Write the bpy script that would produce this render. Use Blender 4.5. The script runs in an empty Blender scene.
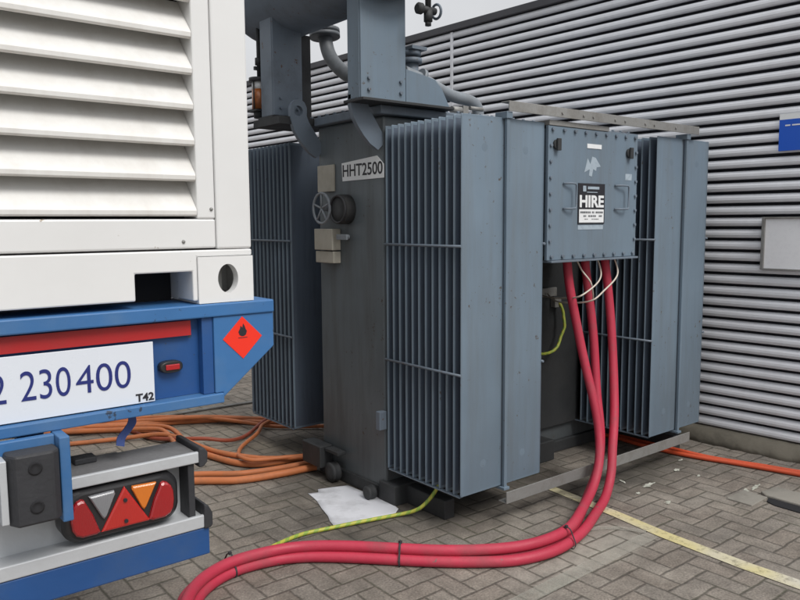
import bpy, math, random
from mathutils import Vector, Matrix
random.seed(7)
SC = bpy.context.scene
COL = SC.collection
R = math.radians

# ------------------------------------------------------------------ materials
def mat(name, rgb, rough=0.5, metal=0.0, grime=0.0, gcol=(0.08, 0.07, 0.06), gscale=3.0, streak=False,
        bump=0.0, bscale=60.0, spec=0.5, var=0.06, chips=0, ccol=(0.11, 0.055, 0.030), dz=None):
    m = bpy.data.materials.new(name); m.use_nodes = True
    nt = m.node_tree; N = nt.nodes; L = nt.links
    b = N['Principled BSDF']
    b.inputs['Roughness'].default_value = rough
    b.inputs['Metallic'].default_value = metal
    b.inputs['Specular IOR Level'].default_value = spec
    geo = N.new('ShaderNodeNewGeometry')
    mp = N.new('ShaderNodeMapping'); L.new(geo.outputs['Position'], mp.inputs[0])
    if streak: mp.inputs['Scale'].default_value = (5.0, 5.0, 0.5)
    n1 = N.new('ShaderNodeTexNoise'); n1.inputs['Scale'].default_value = gscale
    n1.inputs['Detail'].default_value = 8; n1.inputs['Roughness'].default_value = 0.65
    L.new(mp.outputs[0], n1.inputs['Vector'])
    n2 = N.new('ShaderNodeTexNoise'); n2.inputs['Scale'].default_value = 1.7
    n2.inputs['Detail'].default_value = 6; L.new(geo.outputs['Position'], n2.inputs['Vector'])
    # tonal variation of the paint itself
    mr = N.new('ShaderNodeMapRange'); L.new(n2.outputs[0], mr.inputs[0])
    mr.inputs[1].default_value = 0.3; mr.inputs[2].default_value = 0.7
    mr.inputs[3].default_value = 1 - var; mr.inputs[4].default_value = 1 + var
    mul = N.new('ShaderNodeMix'); mul.data_type = 'RGBA'; mul.blend_type = 'MULTIPLY'
    mul.inputs[0].default_value = 1.0; mul.inputs[6].default_value = (*rgb, 1)
    L.new(mr.outputs[0], mul.inputs[7])
    out = mul.outputs[2]
    if grime > 0:
        cr = N.new('ShaderNodeMapRange'); cr.inputs[1].default_value = 0.48; cr.inputs[2].default_value = 0.78
        cr.inputs[3].default_value = 0; cr.inputs[4].default_value = grime
        L.new(n1.outputs[0], cr.inputs[0])
        mx = N.new('ShaderNodeMix'); mx.data_type = 'RGBA'
        L.new(cr.outputs[0], mx.inputs[0]); L.new(out, mx.inputs[6]); mx.inputs[7].default_value = (*gcol, 1)
        out = mx.outputs[2]
        rr = N.new('ShaderNodeMapRange'); L.new(n1.outputs[0], rr.inputs[0])
        rr.inputs[1].default_value = 0.35; rr.inputs[2].default_value = 0.75
        rr.inputs[3].default_value = max(0.05, rough - 0.08); rr.inputs[4].default_value = min(1, rough + 0.25)
        L.new(rr.outputs[0], b.inputs['Roughness'])
    if dz:                                   # soil splashed up from the ground: (height, amount, colour)
        sep = N.new('ShaderNodeSeparateXYZ'); L.new(geo.outputs['Position'], sep.inputs[0])
        ad = N.new('ShaderNodeMath'); ad.operation = 'ADD'; L.new(sep.outputs[2], ad.inputs[0])
        ns = N.new('ShaderNodeMath'); ns.operation = 'MULTIPLY'; L.new(n1.outputs[0], ns.inputs[0]); ns.inputs[1].default_value = -dz[0] * 0.9
        L.new(ns.outputs[0], ad.inputs[1])
        d = N.new('ShaderNodeMapRange'); L.new(ad.outputs[0], d.inputs[0])
        d.inputs[1].default_value = -0.45 * dz[0]; d.inputs[2].default_value = dz[0] * 0.55
        d.inputs[3].default_value = dz[1]; d.inputs[4].default_value = 0
        mx = N.new('ShaderNodeMix'); mx.data_type = 'RGBA'
        L.new(d.outputs[0], mx.inputs[0]); L.new(out, mx.inputs[6]); mx.inputs[7].default_value = (*dz[2], 1)
        out = mx.outputs[2]
    if chips:
        cn = N.new('ShaderNodeTexNoise'); cn.inputs['Scale'].default_value = 38; cn.inputs['Detail'].default_value = 7; cn.inputs['Roughness'].default_value = .6
        L.new(geo.outputs['Position'], cn.inputs['Vector'])
        big = N.new('ShaderNodeTexNoise'); big.inputs['Scale'].default_value = 3.1; big.inputs['Detail'].default_value = 3; L.new(geo.outputs['Position'], big.inputs['Vector'])
        su = N.new('ShaderNodeMath'); su.operation = 'MULTIPLY_ADD'; L.new(big.outputs[0], su.inputs[0]); su.inputs[1].default_value = .35; L.new(cn.outputs[0], su.inputs[2])
        cm = N.new('ShaderNodeMapRange'); L.new(su.outputs[0], cm.inputs[0]); cm.inputs[1].default_value = .90 - chips; cm.inputs[2].default_value = .94 - chips
        mx = N.new('ShaderNodeMix'); mx.data_type = 'RGBA'; L.new(cm.outputs[0], mx.inputs[0]); L.new(out, mx.inputs[6]); mx.inputs[7].default_value = (*ccol, 1)
        out = mx.outputs[2]
    L.new(out, b.inputs['Base Color'])
    if bump > 0:
        n3 = N.new('ShaderNodeTexNoise'); n3.inputs['Scale'].default_value = bscale
        n3.inputs['Detail'].default_value = 4; L.new(geo.outputs['Position'], n3.inputs['Vector'])
        bp = N.new('ShaderNodeBump'); bp.inputs['Strength'].default_value = bump
        bp.inputs['Distance'].default_value = 0.004
        L.new(n3.outputs[0], bp.inputs['Height']); L.new(bp.outputs[0], b.inputs['Normal'])
    return m

M = {}
M['white'] = mat('white_paint', (0.73, 0.735, 0.73), 0.38, grime=0.10, gcol=(0.42, 0.38, 0.33), gscale=2.2, bump=0.15, bscale=16, var=0.04, chips=.01, ccol=(.30, .24, .18))
M['louvre'] = mat('louvre_paint', (0.77, 0.765, 0.74), 0.42, grime=0.30, gcol=(0.34, 0.28, 0.22), gscale=1.6, streak=True, bump=0.10, bscale=18, var=0.04)
M['void'] = mat('dark_interior', (0.012, 0.012, 0.014), 0.9, var=0.0)
M['blue'] = mat('blue_paint', (0.040, 0.140, 0.33), 0.42, grime=0.5, gcol=(0.12, 0.20, 0.30), gscale=4, bump=0.2, bscale=30, var=0.18, chips=.07, ccol=(.03, .05, .09))
M['blue2'] = mat('deep_blue_paint', (0.016, 0.072, 0.225), 0.42, grime=0.45, gcol=(0.05, 0.09, 0.16), gscale=5, bump=0.2, bscale=30, var=0.18, chips=.05, ccol=(.04, .05, .06))
M['reflect_red'] = mat('red_reflective_tape', (0.40, 0.018, 0.02), 0.35, grime=0.3, gcol=(0.20, 0.03, 0.03), gscale=8, var=0.1)
M['plate'] = mat('number_board', (0.70, 0.74, 0.80), 0.3, grime=0.08, gcol=(0.45, 0.45, 0.45), var=0.02)
M['navy'] = mat('navy_ink', (0.018, 0.028, 0.17), 0.4, var=0.0)
M['ink'] = mat('black_ink', (0.02, 0.02, 0.025), 0.5, var=0.0)
M['greyink'] = mat('faded_grey_ink', (0.16, 0.17, 0.18), 0.5, var=0.0)
M['orangered'] = mat('placard_red', (0.85, 0.035, 0.015), 0.4, var=0.02)
M['rubber'] = mat('black_rubber', (0.028, 0.029, 0.033), 0.6, grime=0.4, gcol=(0.06, 0.06, 0.065), gscale=8, bump=0.3, bscale=80)
M['alu'] = mat('painted_aluminium', (0.50, 0.52, 0.54), 0.42, metal=0.15, grime=0.35, gcol=(0.25, 0.24, 0.22), gscale=5, bump=0.2, bscale=50)
M['aludark'] = mat('worn_tread_plate', (0.20, 0.20, 0.205), 0.55, metal=0.2, grime=0.5, gcol=(0.09, 0.085, 0.08), gscale=9, bump=0.4, bscale=90)
M['housing'] = mat('lamp_housing', (0.02, 0.02, 0.022), 0.35, grime=0.3, gcol=(0.06, 0.055, 0.05), gscale=6)
def lens(name, rgb):
    m = mat(name, rgb, 0.12, spec=0.7, var=0.25)
    nt = m.node_tree; b = nt.nodes['Principled BSDF']
    b.inputs['Coat Weight'].default_value = 0.6; b.inputs['Coat Roughness'].default_value = 0.08
    w = nt.nodes.new('ShaderNodeTexWave'); w.inputs['Scale'].default_value = 110; w.bands_direction = 'X'
    g = nt.nodes.new('ShaderNodeNewGeometry'); nt.links.new(g.outputs['Position'], w.inputs['Vector'])
    bp = nt.nodes.new('ShaderNodeBump'); bp.inputs['Strength'].default_value = 0.25; bp.inputs['Distance'].default_value = 0.002
    nt.links.new(w.outputs['Fac'], bp.inputs['Height']); nt.links.new(bp.outputs[0], b.inputs['Normal'])
    return m
M['lens_red'] = lens('red_lens', (0.36, 0.008, 0.012))
M['lens_tri'] = lens('red_reflector', (0.52, 0.02, 0.015))
M['lens_amber'] = lens('amber_lens', (0.72, 0.19, 0.015))
M['lens_clear'] = lens('clear_lens', (0.24, 0.245, 0.26))
RC = (0.152, 0.204, 0.256)
M['rad'] = mat('blue_grey_paint', RC, 0.42, grime=0.60, gcol=(0.125, 0.145, 0.160), gscale=2.2, streak=True, bump=0.16, bscale=9, var=0.13, chips=.045, ccol=(.085, .075, .068))
M['radin'] = mat('painted_fin_gap_shade', (0.086, 0.112, 0.152), 0.55, grime=0.5, gcol=(0.030, 0.034, 0.042), gscale=4, streak=True, var=0.1)  # shade between the fins, painted as a darker colour
M['radside'] = mat('blue_grey_paint_shop', (0.145, 0.18, 0.222), 0.45, grime=0.65, gcol=(0.075, 0.082, 0.09), gscale=4, bump=0.18, bscale=22, var=0.14, chips=.06)
M['tank'] = mat('soiled_tank_paint', (0.118, 0.140, 0.154), 0.42, grime=0.75, gcol=(0.062, 0.058, 0.052), gscale=1.1, streak=True, bump=0.18, bscale=24, var=0.2, chips=.04, ccol=(.06, .045, .035), dz=(0.7, 0.55, (0.030, 0.027, 0.024)))
M['pipe2'] = mat('dark_grey_pipe', (0.095, 0.105, 0.115), 0.5, grime=.5, gcol=(.04, .04, .04), gscale=8, bump=.2, bscale=50)
M['tankdark'] = mat('dark_soiled_shaded_steel', (0.030, 0.032, 0.034), 0.6, grime=0.6, gcol=(0.02, 0.018, 0.016), gscale=5, bump=0.3, bscale=40, var=0.2)  # soiled steel parts; also the painted shade of the tank front
M['greysteel'] = mat('weathered_galvanised_steel', (0.27, 0.27, 0.26), 0.55, metal=0.3, grime=0.6, gcol=(0.12, 0.10, 0.08), gscale=9, bump=0.3, bscale=60, var=0.15)
M['pipe'] = mat('grey_pipe_paint', (0.21, 0.235, 0.26), 0.45, grime=0.5, gcol=(0.13, 0.13, 0.13), gscale=8, bump=0.2, bscale=50)
M['cream'] = mat('cream_plate', (0.42, 0.40, 0.34), 0.5, grime=0.4, gcol=(0.22, 0.19, 0.14), gscale=10)
M['label'] = mat('white_label', (0.78, 0.80, 0.81), 0.45, grime=0.2, gcol=(0.4, 0.4, 0.38), gscale=9)
M['scuff'] = mat('label_residue', (0.36, 0.43, 0.49), 0.6, grime=0.8, gcol=(0.2, 0.25, 0.31), gscale=30)
M['glass'] = mat('silica_orange', (0.42, 0.13, 0.035), 0.2, grime=0.8, gcol=(0.06, 0.03, 0.02), gscale=22)
M['clearjar'] = mat('jar_glass', (0.30, 0.32, 0.32), 0.1, var=0.0)
M['clearjar'].node_tree.nodes['Principled BSDF'].inputs['Transmission Weight'].default_value = 0.8
M['red'] = mat('red_cable_sheath', (0.45, 0.031, 0.064), 0.58, grime=0.75, gcol=(0.27, 0.075, 0.085), gscale=7, bump=0.3, bscale=45, var=0.16, chips=.05, ccol=(.20, .10, .095))
M['orange'] = mat('orange_cable_sheath', (0.52, 0.165, 0.058), 0.58, grime=0.75, gcol=(0.26, 0.13, 0.075), gscale=7, bump=0.15, bscale=70, var=0.12)
M['orange2'] = mat('red_orange_cable_sheath', (0.60, 0.085, 0.03), 0.5, grime=0.4, gcol=(0.30, 0.09, 0.05), gscale=7, var=0.12)
M['rust'] = mat('brown_red_cable_sheath', (0.32, 0.07, 0.035), 0.5, grime=0.4, gcol=(0.16, 0.06, 0.04), gscale=7, var=0.12)
M['wire'] = mat('white_wire', (0.62, 0.56, 0.48), 0.45)
M['strap'] = mat('blue_strap', (0.04, 0.07, 0.22), 0.7, bump=0.3, bscale=200)
M['sheet'] = mat('white_plastic_sheet', (0.70, 0.71, 0.75), 0.5, grime=0.8, gcol=(0.28, 0.28, 0.29), gscale=4.5, bump=0.25, bscale=14, var=0.06)
M['wall'] = mat('pale_grey_cladding', (0.70, 0.712, 0.745), 0.42, grime=0.22, gcol=(0.30, 0.29, 0.28), gscale=0.9, streak=True, bump=0.06, bscale=10, var=0.05)
M['flash'] = mat('dark_grey_flashing', (0.045, 0.045, 0.052), 0.5, grime=0.3, gcol=(0.08, 0.08, 0.08), gscale=3)
M['groove'] = mat('dark_groove_face', (0.018, 0.019, 0.026), 0.85, var=0.0)  # near-black face of the grooves between the cladding ribs
M['conc2'] = mat('pale_worn_concrete', (0.25, 0.235, 0.205), 0.85, grime=0.6, gcol=(0.12, 0.11, 0.09), gscale=9, bump=0.6, bscale=40, var=0.2)
M['conc'] = mat('damp_concrete', (0.135, 0.122, 0.096), 0.85, grime=0.95, gcol=(0.035, 0.032, 0.024), gscale=2.6, bump=0.8, bscale=30, var=0.25)
M['bluesign'] = mat('blue_sign_face', (0.015, 0.10, 0.55), 0.35, var=0.03)
M['board'] = mat('notice_board_face', (0.84, 0.85, 0.87), 0.5, grime=0.25, gcol=(0.55, 0.56, 0.60), gscale=40)

# green and yellow striped earth cable
def striped(name):
    m = mat(name, (0.5, 0.5, 0.1), 0.45); nt = m.node_tree
    b = nt.nodes['Principled BSDF']
    tc = nt.nodes.new('ShaderNodeTexCoord'); sp = nt.nodes.new('ShaderNodeSeparateXYZ')
    nt.links.new(tc.outputs['UV'], sp.inputs[0])
    gt = nt.nodes.new('ShaderNodeMath'); gt.operation = 'GREATER_THAN'; gt.inputs[1].default_value = 0.55
    fr = nt.nodes.new('ShaderNodeMath'); fr.operation = 'FRACT'
    nt.links.new(sp.outputs[0], fr.inputs[0]); nt.links.new(fr.outputs[0], gt.inputs[0])
    mx = nt.nodes.new('ShaderNodeMix'); mx.data_type = 'RGBA'
    mx.inputs[6].default_value = (0.46, 0.46, 0.07, 1); mx.inputs[7].default_value = (0.26, 0.38, 0.06, 1)
    nt.links.new(gt.outputs[0], mx.inputs[0]); nt.links.new(mx.outputs[2], b.inputs['Base Color'])
    return m
M['earth'] = striped('green_yellow_sheath')

# herringbone block paving
def paving():
    m = bpy.data.materials.new('block_paving'); m.use_nodes = True
    nt = m.node_tree; N = nt.nodes; L = nt.links; b = N['Principled BSDF']
    geo = N.new('ShaderNodeNewGeometry')
    def math_(op, a, c=None, clamp=False):
        n = N.new('ShaderNodeMath'); n.operation = op; n.use_clamp = clamp
        for i, v in enumerate((a, c)):
            if v is None: continue
            if isinstance(v, (int, float)): n.inputs[i].default_value = v
            else: L.new(v, n.inputs[i])
        return n.outputs[0]
    # slight wobble so the joints are not ruled
    nz = N.new('ShaderNodeTexNoise'); nz.inputs['Scale'].default_value = 9; nz.inputs['Detail'].default_value = 3
    L.new(geo.outputs['Position'], nz.inputs['Vector'])
    vs = N.new('ShaderNodeVectorMath'); vs.operation = 'SUBTRACT'; L.new(nz.outputs['Color'], vs.inputs[0]); vs.inputs[1].default_value = (.5, .5, .5)
    vm = N.new('ShaderNodeVectorMath'); vm.operation = 'SCALE'; L.new(vs.outputs[0], vm.inputs[0]); vm.inputs['Scale'].default_value = 0.016
    va = N.new('ShaderNodeVectorMath'); va.operation = 'ADD'; L.new(geo.outputs['Position'], va.inputs[0]); L.new(vm.outputs[0], va.inputs[1])
    sp = N.new('ShaderNodeSeparateXYZ'); L.new(va.outputs[0], sp.inputs[0])
    U = 0.099
    u = math_('DIVIDE', math_('ADD', sp.outputs[0], 0.03), U); v = math_('DIVIDE', sp.outputs[1], U)
    i = math_('FLOOR', u); j = math_('FLOOR', v); fu = math_('SUBTRACT', u, i); fv = math_('SUBTRACT', v, j)
    d = math_('SUBTRACT', i, j)
    k = math_('SUBTRACT', d, math_('MULTIPLY', math_('FLOOR', math_('DIVIDE', math_('ADD', d, 0.01), 4.0)), 4.0))
    H = math_('LESS_THAN', k, 1.5)
    nH = math_('SUBTRACT', 1.0, H)
    def sel(a, c): return math_('ADD', math_('MULTIPLY', a, H), math_('MULTIPLY', c, nH))
    inv = math_('SUBTRACT', 3.0, k)
    al = sel(math_('ADD', fu, k), math_('ADD', fv, inv))
    ac = sel(fv, fu)
    e = math_('MINIMUM', math_('MINIMUM', al, math_('SUBTRACT', 2.0, al)), math_('MINIMUM', ac, math_('SUBTRACT', 1.0, ac)))
    ix = sel(math_('SUBTRACT', i, k), i); iy = sel(j, math_('SUBTRACT', j, inv))
    cb = N.new('ShaderNodeCombineXYZ'); L.new(ix, cb.inputs[0]); L.new(iy, cb.inputs[1]); L.new(H, cb.inputs[2])
    wn = N.new('ShaderNodeTexWhiteNoise'); wn.noise_dimensions = '3D'; L.new(cb.outputs[0], wn.inputs['Vector'])
    ramp = N.new('ShaderNodeValToRGB'); L.new(wn.outputs['Value'], ramp.inputs[0])
    cs = [(0.0, (0.191, 0.164, 0.138)), (0.3, (0.216, 0.187, 0.159)), (0.6, (0.206, 0.183, 0.158)), (0.85, (0.237, 0.207, 0.175)), (1.0, (0.200, 0.180, 0.158))]
    el = ramp.color_ramp.elements
    el[0].position, el[0].color = cs[0][0], (*cs[0][1], 1); el[1].position, el[1].color = cs[-1][0], (*cs[-1][1], 1)
    for p, c in cs[1:-1]:
        q = el.new(p); q.color = (*c, 1)
    # fine grain
    fg = N.new('ShaderNodeTexNoise'); fg.inputs['Scale'].default_value = 110; fg.inputs['Detail'].default_value = 5
    L.new(geo.outputs['Position'], fg.inputs['Vector'])
    f2 = N.new('ShaderNodeMapRange'); L.new(fg.outputs[0], f2.inputs[0]); f2.inputs[1].default_value = .3; f2.inputs[2].default_value = .7; f2.inputs[3].default_value = .66; f2.inputs[4].default_value = 1.3
    mg = N.new('ShaderNodeMix'); mg.data_type = 'RGBA'; mg.blend_type = 'MULTIPLY'; mg.inputs[0].default_value = 1
    L.new(ramp.outputs[0], mg.inputs[6]); L.new(f2.outputs[0], mg.inputs[7])
    # large blotches: pale silt and dark grease
    bl = N.new('ShaderNodeTexNoise'); bl.inputs['Scale'].default_value = 1.3; bl.inputs['Detail'].default_value = 9; bl.inputs['Roughness'].default_value = .7
    L.new(geo.outputs['Position'], bl.inputs['Vector'])
    b1 = N.new('ShaderNodeMapRange'); L.new(bl.outputs[0], b1.inputs[0]); b1.inputs[1].default_value = .50; b1.inputs[2].default_value = .80; b1.inputs[4].default_value = .7
    m1 = N.new('ShaderNodeMix'); m1.data_type = 'RGBA'; L.new(b1.outputs[0], m1.inputs[0]); L.new(mg.outputs[2], m1.inputs[6]); m1.inputs[7].default_value = (.38, .35, .30, 1)
    b2 = N.new('ShaderNodeMapRange'); L.new(bl.outputs[0], b2.inputs[0]); b2.inputs[1].default_value = .46; b2.inputs[2].default_value = .28; b2.inputs[4].default_value = .7
    m2 = N.new('ShaderNodeMix'); m2.data_type = 'RGBA'; L.new(b2.outputs[0], m2.inputs[0]); L.new(m1.outputs[2], m2.inputs[6]); m2.inputs[7].default_value = (.13, .118, .10, 1)
    # ambient shade painted at the right radiator and under the transformer, then pale patches
    def patch(prev, c, rad, amt, col, squash=(1, 1)):
        s = N.new('ShaderNodeVectorMath'); s.operation = 'SUBTRACT'; L.new(geo.outputs['Position'], s.inputs[0]); s.inputs[1].default_value = (c[0], c[1], 0)
        sc_ = N.new('ShaderNodeVectorMath'); sc_.operation = 'MULTIPLY'; L.new(s.outputs[0], sc_.inputs[0]); sc_.inputs[1].default_value = (squash[0], squash[1], 0)
        ln = N.new('ShaderNodeVectorMath'); ln.operation = 'LENGTH'; L.new(sc_.outputs[0], ln.inputs[0])
        wob = math_('ADD', ln.outputs['Value'], math_('MULTIPLY', math_('SUBTRACT', bl.outputs[0], .5), rad * 1.6))
        r_ = N.new('ShaderNodeMapRange'); L.new(wob, r_.inputs[0]); r_.inputs[1].default_value = rad; r_.inputs[2].default_value = rad * .25; r_.inputs[3].default_value = 0; r_.inputs[4].default_value = amt
        mm = N.new('ShaderNodeMix'); mm.data_type = 'RGBA'; L.new(r_.outputs[0], mm.inputs[0]); L.new(prev, mm.inputs[6]); mm.inputs[7].default_value = (*col, 1)
        return mm.outputs[2]
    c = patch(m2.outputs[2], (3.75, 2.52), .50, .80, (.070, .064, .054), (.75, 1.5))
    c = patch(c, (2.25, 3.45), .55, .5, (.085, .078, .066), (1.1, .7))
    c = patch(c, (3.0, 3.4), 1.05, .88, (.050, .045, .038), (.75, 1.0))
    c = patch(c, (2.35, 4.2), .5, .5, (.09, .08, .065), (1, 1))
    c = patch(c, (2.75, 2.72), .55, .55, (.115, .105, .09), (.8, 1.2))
    c = patch(c, (1.1, 3.6), .5, .4, (.30, .27, .22), (1.2, .8))
    c = patch(c, (2.7, 2.02), .40, .55, (.38, .36, .31), (.7, 2.2))
    c = patch(c, (2.15, 5.0), .9, .45, (.38, .33, .25), (1.2, .8))
    # mottled dirt, damp and grit at hand size
    mo = N.new('ShaderNodeTexNoise'); mo.inputs['Scale'].default_value = 7.5; mo.inputs['Detail'].default_value = 10; mo.inputs['Roughness'].default_value = .72
    L.new(geo.outputs['Position'], mo.inputs['Vector'])
    mr1 = N.new('ShaderNodeMapRange'); L.new(mo.outputs[0], mr1.inputs[0]); mr1.inputs[1].default_value = .34; mr1.inputs[2].default_value = .66; mr1.inputs[3].default_value = .70; mr1.inputs[4].default_value = 1.22
    mm1 = N.new('ShaderNodeMix'); mm1.data_type = 'RGBA'; mm1.blend_type = 'MULTIPLY'; mm1.inputs[0].default_value = 1; L.new(c, mm1.inputs[6]); L.new(mr1.outputs[0], mm1.inputs[7])
    c = mm1.outputs[2]
    # joints
    jn = N.new('ShaderNodeTexNoise'); jn.inputs['Scale'].default_value = 34; jn.inputs['Detail'].default_value = 3; L.new(geo.outputs['Position'], jn.inputs['Vector'])
    jw = math_('ADD', e, math_('MULTIPLY', math_('SUBTRACT', jn.outputs[0], .5), .10))
    jm = N.new('ShaderNodeMapRange'); L.new(jw, jm.inputs[0]); jm.inputs[1].default_value = .012; jm.inputs[2].default_value = .085; jm.inputs[3].default_value = 1; jm.inputs[4].default_value = 0
    jc = N.new('ShaderNodeTexNoise'); jc.inputs['Scale'].default_value = 2.2; L.new(geo.outputs['Position'], jc.inputs['Vector'])
    jr = N.new('ShaderNodeValToRGB'); L.new(jc.outputs[0], jr.inputs[0])
    jr.color_ramp.elements[0].position = .4; jr.color_ramp.elements[0].color = (.040, .036, .030, 1)
    jr.color_ramp.elements[1].position = .65; jr.color_ramp.elements[1].color = (.062, .062, .040, 1)
    jmul = math_('MULTIPLY', jm.outputs[0], math_('ADD', .42, math_('MULTIPLY', jc.outputs[0], .6)))
    m3 = N.new('ShaderNodeMix'); m3.data_type = 'RGBA'; L.new(jmul, m3.inputs[0]); L.new(c, m3.inputs[6]); L.new(jr.outputs[0], m3.inputs[7])
    L.new(m3.outputs[2], b.inputs['Base Color'])
    b.inputs['Roughness'].default_value = .8; b.inputs['Specular IOR Level'].default_value = .35
    # bump: chamfered edges, each block at its own height, grain
    hm = N.new('ShaderNodeMapRange'); L.new(e, hm.inputs[0]); hm.inputs[1].default_value = .0; hm.inputs[2].default_value = .11; hm.interpolation_type = 'SMOOTHSTEP'
    h = math_('ADD', math_('ADD', hm.outputs[0], math_('MULTIPLY', wn.outputs['Value'], .35)), math_('MULTIPLY', fg.outputs[0], .25))
    bp = N.new('ShaderNodeBump'); bp.inputs['Strength'].default_value = .6; bp.inputs['Distance'].default_value = .006
    L.new(h, bp.inputs['Height']); L.new(bp.outputs[0], b.inputs['Normal'])
    return m
M['paving'] = paving()

def worn_paint(name, rgb, rgb2, wear=0.5, scale=14, soft=.06, amax=1.0):
    m = bpy.data.materials.new(name); m.use_nodes = True
    nt = m.node_tree; N = nt.nodes; L = nt.links; b = N['Principled BSDF']
    geo = N.new('ShaderNodeNewGeometry')
    n = N.new('ShaderNodeTexNoise'); n.inputs['Scale'].default_value = scale; n.inputs['Detail'].default_value = 8; n.inputs['Roughness'].default_value = .75
    L.new(geo.outputs['Position'], n.inputs['Vector'])
    n2 = N.new('ShaderNodeTexNoise'); n2.inputs['Scale'].default_value = 2.0; L.new(geo.outputs['Position'], n2.inputs['Vector'])
    r2 = N.new('ShaderNodeMapRange'); L.new(n2.outputs[0], r2.inputs[0]); r2.inputs[1].default_value = .42; r2.inputs[2].default_value = .58
    mx = N.new('ShaderNodeMix'); mx.data_type = 'RGBA'; L.new(r2.outputs[0], mx.inputs[0]); mx.inputs[6].default_value = (*rgb, 1); mx.inputs[7].default_value = (*rgb2, 1)
    L.new(mx.outputs[2], b.inputs['Base Color']); b.inputs['Roughness'].default_value = .7
    a = N.new('ShaderNodeMapRange'); L.new(n.outputs[0], a.inputs[0]); a.inputs[1].default_value = wear - soft; a.inputs[2].default_value = wear + soft; a.inputs[4].default_value = amax
    L.new(a.outputs[0], b.inputs['Alpha'])
    return m
M['yellowline'] = worn_paint('worn_yellow_paint', (.60, .53, .27), (.56, .53, .44), .36, 24, .14, .95)
M['paleline'] = worn_paint('faint_pale_paint', (.46, .44, .38), (.42, .42, .36), .46, 9, .25, .70)
M['whitemark'] = worn_paint('white_paint_marks', (.62, .62, .55), (.52, .53, .45), .44, 45, .10, .95)

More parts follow.
